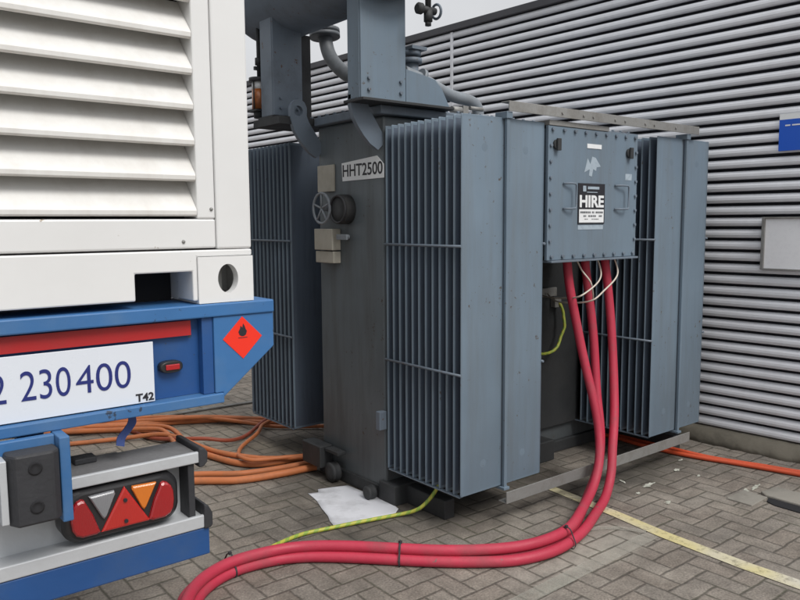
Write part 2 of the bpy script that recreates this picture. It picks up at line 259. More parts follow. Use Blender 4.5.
# ------------------------------------------------------------------ mesh builder
class MB:
    def __init__(s): s.v = []; s.f = []; s.mi = []; s.sm = []; s.uv = {}
    def add(s, vs, fs, mi=0, smooth=False):
        o = len(s.v); s.v += [tuple(p) for p in vs]
        for f in fs: s.f.append([i + o for i in f]); s.mi.append(mi); s.sm.append(smooth)
        return s
    def box(s, x0, x1, y0, y1, z0, z1, mi=0, M4=None):
        vs = [Vector((x, y, z)) for x in (x0, x1) for y in (y0, y1) for z in (z0, z1)]
        if M4: vs = [M4 @ p for p in vs]
        return s.add(vs, [(0, 1, 3, 2), (4, 6, 7, 5), (0, 4, 5, 1), (2, 3, 7, 6), (0, 2, 6, 4), (1, 5, 7, 3)], mi)
    def prism(s, pts, a0, a1, axis='y', mi=0, smooth=False):
        # polygon in the plane perpendicular to axis, extruded
        def P(p, a):
            if axis == 'y': return (p[0], a, p[1])
            if axis == 'x': return (a, p[0], p[1])
            return (p[0], p[1], a)
        n = len(pts); vs = [P(p, a0) for p in pts] + [P(p, a1) for p in pts]
        fs = [list(range(n))[::-1], list(range(n, 2 * n))]
        o = len(s.v); s.add(vs, fs, mi)
        for i in range(n):
            s.f.append([o + i, o + (i + 1) % n, o + n + (i + 1) % n, o + n + i]); s.mi.append(mi); s.sm.append(smooth)
        return s
    def rings(s, rings, mi=0, smooth=True, close=True, caps=True):
        n = len(rings[0]); o = len(s.v)
        for r in rings: s.v += [tuple(p) for p in r]
        for k in range(len(rings) - 1):
            for i in range(n if close else n - 1):
                a = o + k * n + i; b_ = o + k * n + (i + 1) % n
                s.f.append([a, b_, b_ + n, a + n]); s.mi.append(mi); s.sm.append(smooth)
        if caps:
            s.f.append([o + i for i in range(n)][::-1]); s.mi.append(mi); s.sm.append(False)
            q = o + (len(rings) - 1) * n
            s.f.append([q + i for i in range(n)]); s.mi.append(mi); s.sm.append(False)
        return s
    def lathe(s, p0, d, prof, seg=24, mi=0, smooth=True):
        # prof: list of (distance along d, radius)
        d = Vector(d).normalized(); a = d.orthogonal().normalized(); b = d.cross(a)
        p0 = Vector(p0)
        rs = []
        for t, r in prof:
            rs.append([p0 + d * t + (a * math.cos(2 * math.pi * i / seg) + b * math.sin(2 * math.pi * i / seg)) * r for i in range(seg)])
        return s.rings(rs, mi, smooth)
    def cyl(s, p0, p1, r, seg=20, mi=0):
        p0 = Vector(p0); p1 = Vector(p1); l = (p1 - p0).length
        return s.lathe(p0, p1 - p0, [(0, r), (l, r)], seg, mi)
    def tube(s, path, r, seg=12, mi=0, uvlen=None):
        path = [Vector(p) for p in path]
        t = (path[1] - path[0]).normalized(); a = t.orthogonal().normalized()
        rs = []; L_ = 0
        for k, p in enumerate(path):
            if k == 0: tt = path[1] - path[0]
            elif k == len(path) - 1: tt = path[-1] - path[-2]
            else: tt = path[k + 1] - path[k - 1]
            tt.normalize(); a = (a - tt * a.dot(tt)).normalized(); b = tt.cross(a)
            rr = r[k] if isinstance(r, (list, tuple)) else r
            rs.append([p + (a * math.cos(2 * math.pi * i / seg) + b * math.sin(2 * math.pi * i / seg)) * rr for i in range(seg)])
        return s.rings(rs, mi, True)
    def torus(s, c, n, R_, r, seg=28, s2=8, mi=0):
        c = Vector(c); n = Vector(n).normalized(); a = n.orthogonal().normalized(); b = n.cross(a)
        pts = [c + (a * math.cos(2 * math.pi * i / seg) + b * math.sin(2 * math.pi * i / seg)) * R_ for i in range(seg)]
        o = len(s.v)
        for i, p in enumerate(pts):
            rad = (p - c).normalized()
            for j in range(s2):
                s.v.append(tuple(p + (rad * math.cos(2 * math.pi * j / s2) + n * math.sin(2 * math.pi * j / s2)) * r))
        for i in range(seg):
            for j in range(s2):
                i2 = (i + 1) % seg; j2 = (j + 1) % s2
                s.f.append([o + i * s2 + j, o + i2 * s2 + j, o + i2 * s2 + j2, o + i * s2 + j2]); s.mi.append(mi); s.sm.append(True)
        return s
    def build(s, name, mats, parent=None, bevel=0.0, base=None, segs=2, fixn=True):
        me = bpy.data.meshes.new(name)
        base = Vector(base) if base else Vector((0, 0, 0))
        off = base if parent is None else Vector(WORLD[parent.name])
        me.from_pydata([tuple(Vector(p) - off) for p in s.v], [], s.f)
        if not isinstance(mats, (list, tuple)): mats = [mats]
        for m in mats: me.materials.append(m)
        for p, mi, sm in zip(me.polygons, s.mi, s.sm): p.material_index = mi; p.use_smooth = sm
        if fixn:
            import bmesh
            bm = bmesh.new(); bm.from_mesh(me); bmesh.ops.recalc_face_normals(bm, faces=bm.faces); bm.to_mesh(me); bm.free()
        me.update()
        o = bpy.data.objects.new(name, me); COL.objects.link(o)
        if parent is not None: o.parent = parent
        else: o.location = base
        WORLD[o.name] = tuple(off)
        if bevel > 0:
            b = o.modifiers.new('edge', 'BEVEL'); b.width = bevel; b.segments = segs; b.limit_method = 'ANGLE'; b.angle_limit = R(40)
        return o
WORLD = {}
def tag(o, label=None, cat=None, group=None, kind=None):
    if label: o['label'] = label
    if cat: o['category'] = cat
    if group: o['group'] = group
    if kind: o['kind'] = kind
    return o
def empty(name, loc, label, cat, group=None):
    o = bpy.data.objects.new(name, None); COL.objects.link(o); o.location = loc; o.empty_display_size = .1
    WORLD[o.name] = tuple(loc)
    return tag(o, label, cat, group)
def spline(pts, n=8):
    P = [Vector(p) for p in pts]; P = [P[0] * 2 - P[1]] + P + [P[-1] * 2 - P[-2]]
    out = []
    for i in range(1, len(P) - 2):
        for k in range(n):
            t = k / n
            a, b, c, d = P[i - 1], P[i], P[i + 1], P[i + 2]
            out.append(0.5 * ((2 * b) + (c - a) * t + (2 * a - 5 * b + 4 * c - d) * t * t + (3 * b - a - 3 * c + d) * t ** 3))
    out.append(P[-2]); return out
def text(name, s, size, origin, xdir, ydir, m, parent, bold=0.0, align='LEFT', thick=0.0006, sx=1.0, fit=None):
    cu = bpy.data.curves.new(name, 'FONT'); cu.body = s; cu.size = size; cu.align_x = align; cu.offset = bold
    cu.extrude = thick; cu.resolution_u = 6
    tmp = bpy.data.objects.new(name + '_tmp', cu); COL.objects.link(tmp)
    dg = bpy.context.evaluated_depsgraph_get(); dg.update()
    me = bpy.data.meshes.new_from_object(tmp.evaluated_get(dg))
    bpy.data.objects.remove(tmp); bpy.data.curves.remove(cu)
    X = Vector(xdir).normalized(); Y = Vector(ydir).normalized(); Z = X.cross(Y)
    if fit:
        xs = [v.co.x for v in me.vertices]; ys = [v.co.y for v in me.vertices]
        w0, h0 = max(xs) - min(xs), max(ys) - min(ys); mx_, my_ = min(xs), min(ys)
        for v in me.vertices: v.co.x = (v.co.x - mx_) * fit[0] / w0; v.co.y = (v.co.y - my_) * fit[1] / h0
    mt = Matrix(((X.x * sx, Y.x, Z.x, 0), (X.y * sx, Y.y, Z.y, 0), (X.z * sx, Y.z, Z.z, 0), (0, 0, 0, 1)))
    mt = Matrix.Translation(Vector(origin) - Vector(WORLD[parent.name])) @ mt
    me.transform(mt); me.materials.clear(); me.materials.append(m)
    me.name = name
    o = bpy.data.objects.new(name, me); COL.objects.link(o); o.parent = parent; WORLD[o.name] = WORLD[parent.name]
    return o

# ------------------------------------------------------------------ camera
cam = bpy.data.cameras.new('camera'); co = bpy.data.objects.new('camera', cam); COL.objects.link(co)
cam.sensor_width = 36; cam.lens = 745 / 800 * 36; cam.clip_start = .05; cam.clip_end = 2000
fw = Vector((0.61972688, 0.77790801, -0.10391208)); rt = Vector((0.78173264, -0.62358422, -0.00606694)); up = Vector((0.06951746, 0.07747162, 0.99456798))
co.matrix_world = Matrix(((rt.x, up.x, -fw.x, 0), (rt.y, up.y, -fw.y, 0), (rt.z, up.z, -fw.z, 1.5), (0, 0, 0, 1)))
SC.camera = co

# ------------------------------------------------------------------ ground
g = MB().add([(-300, -300, 0), (300, -300, 0), (300, 300, 0), (-300, 300, 0)], [(0, 1, 2, 3)])
tag(g.build('ground', M['paving'], fixn=False), kind='structure')
def flat(name, polys, m, z=0.004):
    b = MB()
    for p in polys:
        b.add([(x, y, z) for x, y in p], [list(range(len(p)))])
    me = b.build(name, m, fixn=False)
    for p in me.data.polygons:
        if p.normal.z < 0: p.flip()
    return tag(me, kind='structure')
flat('yellow_road_marking', [[(3.175, 2.75), (3.235, 2.75), (3.195, 2.2), (3.16, 1.9), (3.145, 1.5), (3.155, 1.2), (3.15, -4.0), (3.08, -4.0), (3.07, 1.2), (3.065, 1.5), (3.085, 1.9), (3.125, 2.2)]], M['yellowline'])
flat('pale_road_marking', [[(3.08, 1.90), (3.08, 1.975), (2.0, 1.94), (1.2, 1.90), (1.2, 1.82), (2.0, 1.865)]], M['paleline'])
def curve_strip(pts, w):
    sp = spline(pts, 6); a = []; c = []
    for i, p in enumerate(sp):
        t = (sp[min(i + 1, len(sp) - 1)] - sp[max(i - 1, 0)]).normalized(); n = Vector((-t.y, t.x, 0)) * w / 2
        a.append(((p + n).x, (p + n).y)); c.append(((p - n).x, (p - n).y))
    return [[a[i], a[i + 1], c[i + 1], c[i]] for i in range(len(a) - 1)]
flat('curved_road_marking', curve_strip([(2.60, 2.215, 0), (2.80, 2.19, 0), (2.95, 2.14, 0), (3.04, 2.05, 0), (3.08, 1.97, 0)], .04), M['paleline'], .006)
marks = []
def blot(cx, cy, l, w, ang):
    p = []
    for k in range(18):
        t = 2 * math.pi * k / 18; rr = 1 + random.uniform(-.4, .4)
        x = math.cos(t) * l * rr; y = math.sin(t) * w * rr
        p.append((cx + x * math.cos(ang) - y * math.sin(ang), cy + x * math.sin(ang) + y * math.cos(ang)))
    marks.append(p)
for a in [(3.655, 2.335, .060, .018, .1), (3.50, 2.296, .020, .013, 0), (3.508, 2.118, .024, .014, .2), (4.02, 2.375, .030, .013, .2), (4.2, 2.46, .028, .010, .1), (4.02, 2.235, .022, .008, .3),
          (3.98, 1.935, .050, .015, .25), (4.09, 1.935, .055, .016, .2), (3.53, 2.50, .060, .011, .7), (3.60, 2.47, .03, .008, 1.1)]: blot(*a)
flat('white_paint_marking', marks, M['whitemark'], .005)

# ------------------------------------------------------------------ warehouse wall
dW = Vector((-0.0594, 0.9982, 0)); nW = Vector((0.9982, 0.0594, 0)); OFF = 4.954
def W(along, out, z):                     # out: towards the yard
    p = nW * (OFF - out) + dW * along; return Vector((p.x, p.y, z))
wb = W(0, 0, 0)
wh = empty('warehouse', wb, 'warehouse wall clad in pale grey horizontal ribs behind the transformer', 'building')
prof = []; PZ = 0.0757; z = 0.098; kk = 0
b = MB(); A0, A1 = -9.0, 15.0
lightp = [(0.000, 0.000), (.026, .000), (.034, .006), (.038, .019), (.036, .034), (.028, .046), (.010, .054), (.0, .056)]
from mathutils import noise as _ns
NS = 80
def strip(o0, h0, o1, h1, mi, sm):
    vs = []
    for o_, h_ in ((o0, h0), (o1, h1)):
        for k in range(NS + 1):
            a_ = A0 + (A1 - A0) * k / NS; rid = round((h_ - .098) / PZ - .3)
            vs.append(W(a_, o_ + _ns.noise(Vector((a_ * .8, rid * .35, 0))) * .003, h_ + _ns.noise(Vector((a_ * .5, rid * 3.1, 5))) * .0018))
    b.add(vs, [(k, k + 1, NS + 2 + k, NS + 1 + k) for k in range(NS)], mi, sm)
while z < 3.17:
    zz = z
    rows = [(o, zz + h) for o, h in lightp]
    for i in range(len(rows) - 1):
        (o0, h0), (o1, h1) = rows[i], rows[i + 1]
        strip(o0, h0, o1, h1, 0, i > 0)
    dk = [(0.0, zz + .056), (-.012, zz + .059), (-.012, zz + .073), (0.0, zz + PZ)]
    for i in range(3):
        (o0, h0), (o1, h1) = dk[i], dk[i + 1]
        strip(o0, h0, o1, h1, 1, False)
    z += PZ
b.build('ribbed_cladding', [M['wall'], M['groove']], wh, fixn=False)
def wbox(name, a0, a1, o0, o1, z0, z1, m, parent, bevel=.004):
    q = MB(); vs = [W(a, o, zz) for a in (a0, a1) for o in (o0, o1) for zz in (z0, z1)]
    q.add(vs, [(0, 1, 3, 2), (4, 6, 7, 5), (0, 4, 5, 1), (2, 3, 7, 6), (0, 2, 6, 4), (1, 5, 7, 3)])
    return q.build(name, m, parent, bevel)
wbox('eave_flashing', A0, A1, -.05, .06, 3.182, 3.240, M['flash'], wh)
wbox('joint_strip', 4.745, 4.775, .030, .044, .11, 3.174, M['wall'], wh)
wbox('joint_strip', -3.2, -3.15, .030, .044, .11, 3.174, M['wall'], wh)
wbox('joint_strip', 11.4, 11.45, .030, .044, .11, 3.174, M['wall'], wh)
# back of the building and roof
wbox('wall', A0, A1, -9.0, -8.9, 0, 3.17, M['wall'], wh)
wbox('wall', A0, A0 + .1, -8.89, -.06, 0, 3.17, M['wall'], wh)
wbox('wall', A1 - .1, A1, -8.89, -.06, 0, 3.17, M['wall'], wh)
q = MB(); q.add([W(A0, -.06, 3.251), W(A1, -.06, 3.251), W(A1, -4.5, 3.7), W(A0, -4.5, 3.7), W(A1, -9.0, 3.251), W(A0, -9.0, 3.251)], [(0, 1, 2, 3), (3, 2, 4, 5)])
q.build('roof', M['flash'], wh, fixn=False)
# rough concrete plinth with a crumbling top edge
def plinth():
    q = MB(); n = 420; rs = []
    for k in range(n + 1):
        a = A0 + (A1 - A0) * k / n
        j = lambda s: random.uniform(-s, s)
        rs.append([W(a, -.02, -.01), W(a, .145 + j(.014), -.01), W(a, .132 + j(.016), .032 + j(.012)), W(a, .100 + j(.020), .072 + j(.012)), W(a, .02, .094)])
    q.rings(rs, 0, True)
    return q.build('plinth', M['conc'], wh)
plinth()

bs = empty('blue_sign', W(1.80, .05, 2.02), 'small blue sign with white top edge fixed high on the ribbed wall', 'sign')
q = MB(); q.add([W(a, o, z) for a in (1.925, 1.45) for o in (.040, .048) for z in (1.925, 2.115)], [(0, 1, 3, 2), (4, 6, 7, 5), (0, 4, 5, 1), (2, 3, 7, 6), (0, 2, 6, 4), (1, 5, 7, 3)])
q.build('face', M['bluesign'], bs)
q = MB(); q.add([W(a, o, z) for a in (1.925, 1.45) for o in (.040, .048) for z in (2.1155, 2.15)], [(0, 1, 3, 2), (4, 6, 7, 5), (0, 4, 5, 1), (2, 3, 7, 6), (0, 2, 6, 4), (1, 5, 7, 3)])
q.build('white_band', M['label'], bs)
q = MB()
for a_, w_ in ((1.89, .03), (1.85, .05), (1.79, .04)): q.add([W(a_, .0495, 2.075), W(a_ - w_, .0495, 2.075), W(a_ - w_, .0495, 2.083), W(a_, .0495, 2.083)], [(0, 1, 2, 3)])
q.build('lettering', M['label'], bs, fixn=False)
nb = empty('notice_board', W(1.75, .05, 1.35), 'pale framed notice board hung on the ribbed wall', 'notice board')
wbox('panel', 1.45, 1.98, .042, .052, 1.195, 1.508, M['board'], nb, 0)
wbox('frame', 1.98, 2.0, .040, .064, 1.185, 1.518, M['greysteel'], nb, .002)
wbox('frame', 1.43, 1.45, .040, .064, 1.185, 1.518, M['greysteel'], nb, .002)
wbox('frame', 1.4505, 1.9795, .040, .064, 1.508, 1.518, M['greysteel'], nb, .002)
wbox('frame', 1.4505, 1.9795, .040, .064, 1.185, 1.195, M['greysteel'], nb, .002)

# drain gully at the right edge
dr = empty('drain_gully', (4.0, 1.55, 0), 'small concrete drain gully with a black slot in the block paving', 'drain')
q = MB(); q.prism([(3.985, 1.25), (3.985, 1.83), (4.02, 1.87), (4.16, 1.85), (4.18, 1.25)], -.02, .016, 'z'); q.build('kerb_stone', M['conc2'], dr, .006)
q = MB(); q.prism([(3.895, 1.25), (3.90, 1.74), (3.925, 1.79), (3.984, 1.81), (3.984, 1.25)], -.01, .0055, 'z'); q.build('slot', M['void'], dr)
q = MB(); q.prism([(3.80, 1.81), (3.80, 1.95), (3.99, 1.95), (3.983, 1.815)], -.01, .008, 'z'); q.build('mortar_patch', M['conc2'], dr, .003)

# ------------------------------------------------------------------ transformer
X0, X1, X2, X3 = 2.362, 2.93, 3.925, 4.515
YF = 2.507
tr = empty('transformer', (3.4, 3.4, 0), 'large blue grey power transformer with four finned radiators on the block paving', 'transformer')
TY0, TY1 = 3.10, 3.72
TX0, TX1 = 2.365, 4.50
# tank
tank = MB().box(TX0, TX1, TY0, TY1, .03, 2.045).build('tank', M['tank'], tr, .012)
# stiffener + weld seam rail along the base
q = MB()
q.box(TX0 - .012, TX1 + .01, TY0 - .03, TY1 + .03, .0, .075)
q.box(TX0 - .02, TX0 + .35, TY0 - .10, TY0 + .04, .0, .11)
q.box(TX0 + .95, TX0 + 1.25, TY0 - .12, TY0, .0, .13)
q.build('base_frame', M['tankdark'], tr, .006)
# front support foot below radiator
q = MB().box(2.43, 2.50, 2.70, 3.09, .0, .10).build('skid', M['tankdark'], tr, .006)
q = MB().box(4.35, 4.43, 2.60, 3.09, .0, .10).build('skid', M['tankdark'], tr, .006)
# jacking pad + roller at the far left corner
MB().box(TX0 - .10, TX0 - .014, 3.60, 3.80, .07, .20).build('jacking_pad', M['tankdark'], tr, .006)
MB().box(TX0 - .07, TX0 - .013, 3.46, 3.595, .172, .192).build('foot_plate', M['tankdark'], tr, .003)
for yy, rr_2 in ((3.53, .058), (3.17, .038)):
    q = MB(); q.lathe((TX0 - .013, yy, rr_2 + .004), (-1, 0, 0), [(0, .012), (.02, .012), (.021, rr_2), (.03, rr_2), (.055, rr_2 * .9), (.064, rr_2), (.07, rr_2 * .6), (.071, 0)], 22); q.build('roller', M['tankdark'], tr)
q = MB().box(TX0 - .05, TX0 - .002, 3.085, 3.12, .40, .50).build('earth_lug', M['radside'], tr, .004)
# lid
lid = MB().box(TX0 - .045, TX1 + .04, TY0 - .045, TY1 - .03, 2.047, 2.092).build('lid', M['radside'], tr, .006)
q = MB()
for k in range(9): q.cyl((TX0 - .028, TY0 + k * .08, 2.092), (TX0 - .028, TY0 + k * .08, 2.104), .010, 6)
for k in range(24): q.cyl((TX0 + .06 + k * .088, TY0 - .028, 2.092), (TX0 + .06 + k * .088, TY0 - .028, 2.104), .010, 6)
q.build('lid_bolt', M['radside'], lid)
MB().box(2.50, 2.95, 3.28, 3.66, 2.093, 2.135).build('turret', M['tankdark'], tr, .008)

# radiators
def fin_mesh(end=False):
    # local: x 0..W, y centred, z 0..H
    Wd = 0.568; H = 1.80; t = 0.0062
    hs = [(0, .0), (.0, .3), (.012, .35), (.020, .9), (.035, 1.0)]
    def sec(s):
        top = []
        n = 44
        for i in range(n + 1):
            x = Wd * i / n; u = x / Wd
            # two oil panels with a valley between
            q_ = min(x, Wd - x, abs(x - Wd / 2))
            e = min(1, max(0, (q_ - .010) / .014)); e = e * e * (3 - 2 * e)
            th = .0016 + (t - .0016) * e * s
            top.append((x, th))
        return [(x, -th) for x, th in top] + [(x, th) for x, th in reversed(top)]
    rings = []
    for zz, s, dx in [(0, 0, .003), (.003, .0, .0), (.014, .0, 0), (.032, 1, 0), (H - .032, 1, 0), (H - .014, .0, 0), (H - .003, .0, .0), (H, 0, .003)]:
        r = []
        for x, y in sec(s):
            xx = Wd / 2 + (x - Wd / 2) * (Wd / 2 - dx) / (Wd / 2)
            r.append((xx, y, zz))
        rings.append(r)
    b_ = MB(); b_.rings(rings, 0, True)
    if end:   # small pressed dimples in the outer plate
        for xd in (.145, .425):
            for zd in (.14, 1.655): b_.lathe((xd, -.0054, zd), (0, -1, 0), [(0, .034), (.0004, .028), (.0008, .020), (.0010, .010), (.00105, .001)], 24)
    return b_
finme = {}
def radiator(x0, y0, n, header_y, side):
    rad = bpy.data.objects.new('radiator', None); COL.objects.link(rad); rad.parent = tr
    base = Vector((x0, y0, .19)); rad.location = base - Vector((3.4, 3.4, 0)); WORLD[rad.name] = tuple(base)
    for k in range(n):
        kind_ = 'outer' if (k == 0 and side > 0) else 'inner'
        if kind_ not in finme:
            import bmesh
            me = bpy.data.meshes.new('fin'); fb = fin_mesh(kind_ == 'outer'); me.from_pydata(fb.v, [], fb.f)
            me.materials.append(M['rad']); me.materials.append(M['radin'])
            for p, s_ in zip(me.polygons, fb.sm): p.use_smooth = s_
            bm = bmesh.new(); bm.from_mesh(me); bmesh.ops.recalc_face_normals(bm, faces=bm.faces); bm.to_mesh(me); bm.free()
            for p in me.polygons:      # gap shade painted on: only rims and the outermost face keep the lighter paint
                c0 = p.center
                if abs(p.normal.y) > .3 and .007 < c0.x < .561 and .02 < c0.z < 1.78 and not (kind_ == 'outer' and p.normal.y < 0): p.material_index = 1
            finme[kind_] = me
        f = bpy.data.objects.new('fin', finme[kind_]); COL.objects.link(f); f.parent = rad; f.location = (0, .006 + k * .0512, 0)
    ye = y0 + n * .0512
    xc = x0 + .284
    for zc in (.30, 1.87):
        hp = MB(); a, c_ = sorted((header_y, y0 + (.01 if side > 0 else (n - 1) * .0512)))
        hp.cyl((xc, a, zc), (xc, c_, zc), .052, 20)
        hp.cyl((xc, header_y - side * .03, zc), (xc, header_y - side * .005, zc), .085, 20)
        hp.build('header_pipe', M['rad'], rad)
    for zc in (.972 - .19, 1.387):
        for xs in (x0 - .006, x0 + .574):
            tb = MB(); tb.cyl((xs, y0 - .004, zc), (xs, y0 + (n - 1) * .0512 + .012, zc), .0065, 8)
            tb.build('spacer_rod', M['radside'], rad)
    MB().box(x0 - .001, x0 + .022, y0 + .0125, y0 + (n - 1) * .0512, .1835, .1885).build('seam_strip', M['radside'], rad)
    return rad
radiator(2.362, YF, 12, 3.095, 1)
radiator(3.925, YF, 12, 3.095, 1)
radiator(2.362, 4.05, 12, 3.725, -1)
radiator(3.925, 4.05, 12, 3.725, -1)

# tie rails across the front radiators
tie = MB()
tie.box(2.635, 4.31, YF - .034, YF - .028, 2.018, 2.066); tie.box(2.635, 4.31, YF - .028, YF + .02, 2.060, 2.066)
tr1 = tie.build('tie_rail', M['greysteel'], tr, .0015)
q = MB()
for x_ in (3.02, 3.19, 3.27, 3.46, 3.55, 3.74, 3.83, 4.05): q.cyl((x_, YF - .0335, 2.04), (x_, YF - .040, 2.04), .007, 6)
q.build('rail_bolt', M['greysteel'], tr1)
q = MB(); q.box(2.628, 4.30, YF - .046, YF - .040, .108, .168); q.box(2.628, 4.30, YF - .040, YF + .01, .108, .114)
q.build('tie_rail', M['greysteel'], tr, .0015)
for xs in (2.646, 4.209):
    MB().box(xs - .010, xs + .010, YF - .020, YF - .004, .17, 2.015).build('tie_strap', M['rad'], tr, .002)
for xs in (2.646, 4.209):
    MB().box(xs - .02, xs + .02, YF - .0275, YF + .05, 1.985, 2.017).build('tie_bracket', M['rad'], tr, .002)
    MB().box(xs - .02, xs + .02, YF - .030, YF + .05, .172, .186).build('tie_bracket', M['rad'], tr, .002)

# cable box
BX0, BX1, BZ0, BZ1 = 2.948, 3.712, 1.300, 1.978
cb = MB(); cb.box(BX0 + .02, BX1 - .02, YF + .012, TY0 - .001, BZ0 + .02, BZ1 - .01)
box = cb.build('cable_box', M['rad'], tr, .004)
MB().box(BX0, BX1, YF - .008, YF + .0115, BZ0, BZ1).build('cover_plate', M['rad'], box, .003)
q = MB()
n = 8
for k in range(n + 1):
    x = BX0 + .03 + (BX1 - BX0 - .06) * k / n
    for zz in (BZ0 + .018, BZ1 - .018):
        q.cyl((x, YF - .008, zz), (x, YF - .020, zz), .0095, 6)
for k in range(1, 8):
    zz = BZ0 + .018 + (BZ1 - BZ0 - .036) * k / 8
    for x in (BX0 + .017, BX1 - .017): q.cyl((x, YF - .008, zz), (x, YF - .018, zz), .0085, 6)
q.build('bolt', M['radside'], box)
q = MB().box(BX0 + .01, BX1 + .0, YF - .03, YF + .04, BZ0 - .012, BZ0 - .001); q.build('gland_plate', M['radside'], box, .002)
q = MB().box(2.95, 3.44, YF - .012, YF + .30, 1.9795, 2.005).build('top_flange', M['greysteel'], box, .002)
for (x, z_) in ((3.005, 1.885), (3.625, 1.873)):
    q = MB(); q.cyl((x, YF - .008, z_), (x, YF - .022, z_), .026, 14); q.box(x - .014, x + .014, YF - .034, YF - .0225, z_ - .03, z_ + .03)
    q.build('lifting_eye', M['tankdark'], box, .002)
for xh in (3.062, 3.500):
    s_ = 1
    w = .078 if xh < 3.2 else .098
    xa, xb = (xh, xh + w)
    vx = xb
    q = MB().tube([(xa, YF - .014, 1.692), (xa + w * .5, YF - .03, 1.694), (vx - .008, YF - .036, 1.692), (vx, YF - .036, 1.682), (vx, YF - .036, 1.575), (vx - .008, YF - .036, 1.566), (xa + w * .5, YF - .03, 1.564), (xa, YF - .014, 1.564)], .0052, 8)
    q.build('handle', M['radside'], box)
# hire sign
hs = MB().box(3.186, 3.412, YF - .0125, YF - .0085, 1.485, 1.698).build('hire_sign', M['ink'], box)
MB().box(3.194, 3.404, YF - .0135, YF - .0128, 1.492, 1.562).build('white_panel', M['label'], hs)
YS = YF - .0140
text('lettering', 'HIRE', .082, (3.196, YS, 1.572), (1, 0, 0), (0, 0, 1), M['label'], hs, bold=.0030, fit=(.206, .064))
q = MB(); q.box(3.262, 3.360, YS - .0005, YS, 1.668, 1.682); q.box(3.255, 3.345, YS - .0005, YS, 1.650, 1.654); q.box(3.222, 3.248, YS - .0005, YS, 1.655, 1.685)
q.build('logo_mark', M['scuff'], hs)
q = MB()
for zz, a0_, a1_, h_ in ((1.541, 3.202, 3.396, .010), (1.522, 3.21, 3.39, .009), (1.508, 3.24, 3.36, .004)):
    x = a0_; rg = random.Random(int(zz * 1e4))
    while x < a1_:
        w_ = rg.uniform(.006, .02)
        if rg.random() > .25: q.box(x, min(x + w_ * .8, a1_), YS - .0005, YS, zz, zz + h_)
        x += w_
q.build('small_print', M['greyink'], hs)
MB().box(3.19, 3.405, YF - .0095, YF - .0085, 1.455, 1.478).build('scuff', M['scuff'], box)
q = MB().box(3.256, 3.378, YF - .0105, YF - .0085, 1.882, 1.905).build('small_label', M['label'], box)
q = MB(); q.add([(x, YF - .0092, z_) for x, z_ in ((3.235, 1.755), (3.262, 1.83), (3.285, 1.80), (3.30, 1.84), (3.33, 1.835), (3.375, 1.79), (3.34, 1.785), (3.335, 1.765), (3.31, 1.775), (3.30, 1.735), (3.275, 1.74), (3.28, 1.772))], [list(range(12))])
q.build('torn_sticker', M['scuff'], box, fixn=False)
MB().box(3.60, 3.66, YF - .0092, YF - .0085, 1.725, 1.76).build('scuff', M['scuff'], box)

# tank face furniture (left side, facing -X)
def side(u_y0, u_y1, z0, z1, d0, d1): return (TX0 - d1, TX0 - d0, u_y0, u_y1, z0, z1)
npm = MB().prism([(3.092, 1.730), (3.470, 1.727), (3.476, 1.826), (3.150, 1.846), (3.092, 1.800)], TX0 - .004, TX0 - .001, 'x').build('name_plate', M['label'], tr)
text('lettering', 'HHT2500', .092, (TX0 - .0045, 3.466, 1.750), (0, -1, 0), (0, 0, 1), M['ink'], npm, bold=.0012, fit=(.365, .066))
MB().box(*side(3.545, 3.715, 1.675, 1.825, .001, .012)).build('rating_plate', M['cream'], tr, .002)
# hand wheel: rim, spokes, hub
hw = bpy.data.objects.new('hand_wheel', None); COL.objects.link(hw); hw.parent = tr; hw.location = Vector((TX0, 3.575, 1.58)) - Vector((3.4, 3.4, 0)); WORLD[hw.name] = (TX0, 3.575, 1.58)
c = Vector((TX0 - .07, 3.585, 1.58))
MB().torus(c, (1, 0, 0), .085, .008).build('rim', M['pipe'], hw)
q = MB(); q.cyl(c, (TX0 - .001, c.y, c.z), .016, 12)
for k in range(5):
    a = 2 * math.pi * k / 5 + .3; q.cyl(c, c + Vector((0, math.cos(a), math.sin(a))) * .083, .006, 8)
q.build('spoke', M['pipe'], hw)
q = MB(); q.lathe((TX0 - .001, 3.43, 1.572), (-1, 0, 0), [(0, .082), (.05, .082), (.062, .074), (.064, .0)], 28); q.build('dial_thermometer', M['tankdark'], tr)
q = MB(); q.torus((TX0 - .066, 3.43, 1.572), (1, 0, 0), .074, .007, 28, 6, 0); q.build('dial_bezel', M['rubber'], tr)
q = MB().box(*side(3.50, 3.685, 1.345, 1.465, .001, .06)); cbx = q.build('control_box', M['cream'], tr, .004)
MB().box(*side(3.50, 3.685, 1.272, 1.338, .001, .052)).build('terminal_cover', M['cream'], cbx, .004)
q = MB(); q.cyl((TX0 - .001, 3.42, 1.42), (TX0 - .045, 3.42, 1.42), .014, 12); q.box(TX0 - .052, TX0 - .04, 3.37, 3.47, 1.405, 1.435); q.build('valve_handle', M['pipe'], tr, .002)

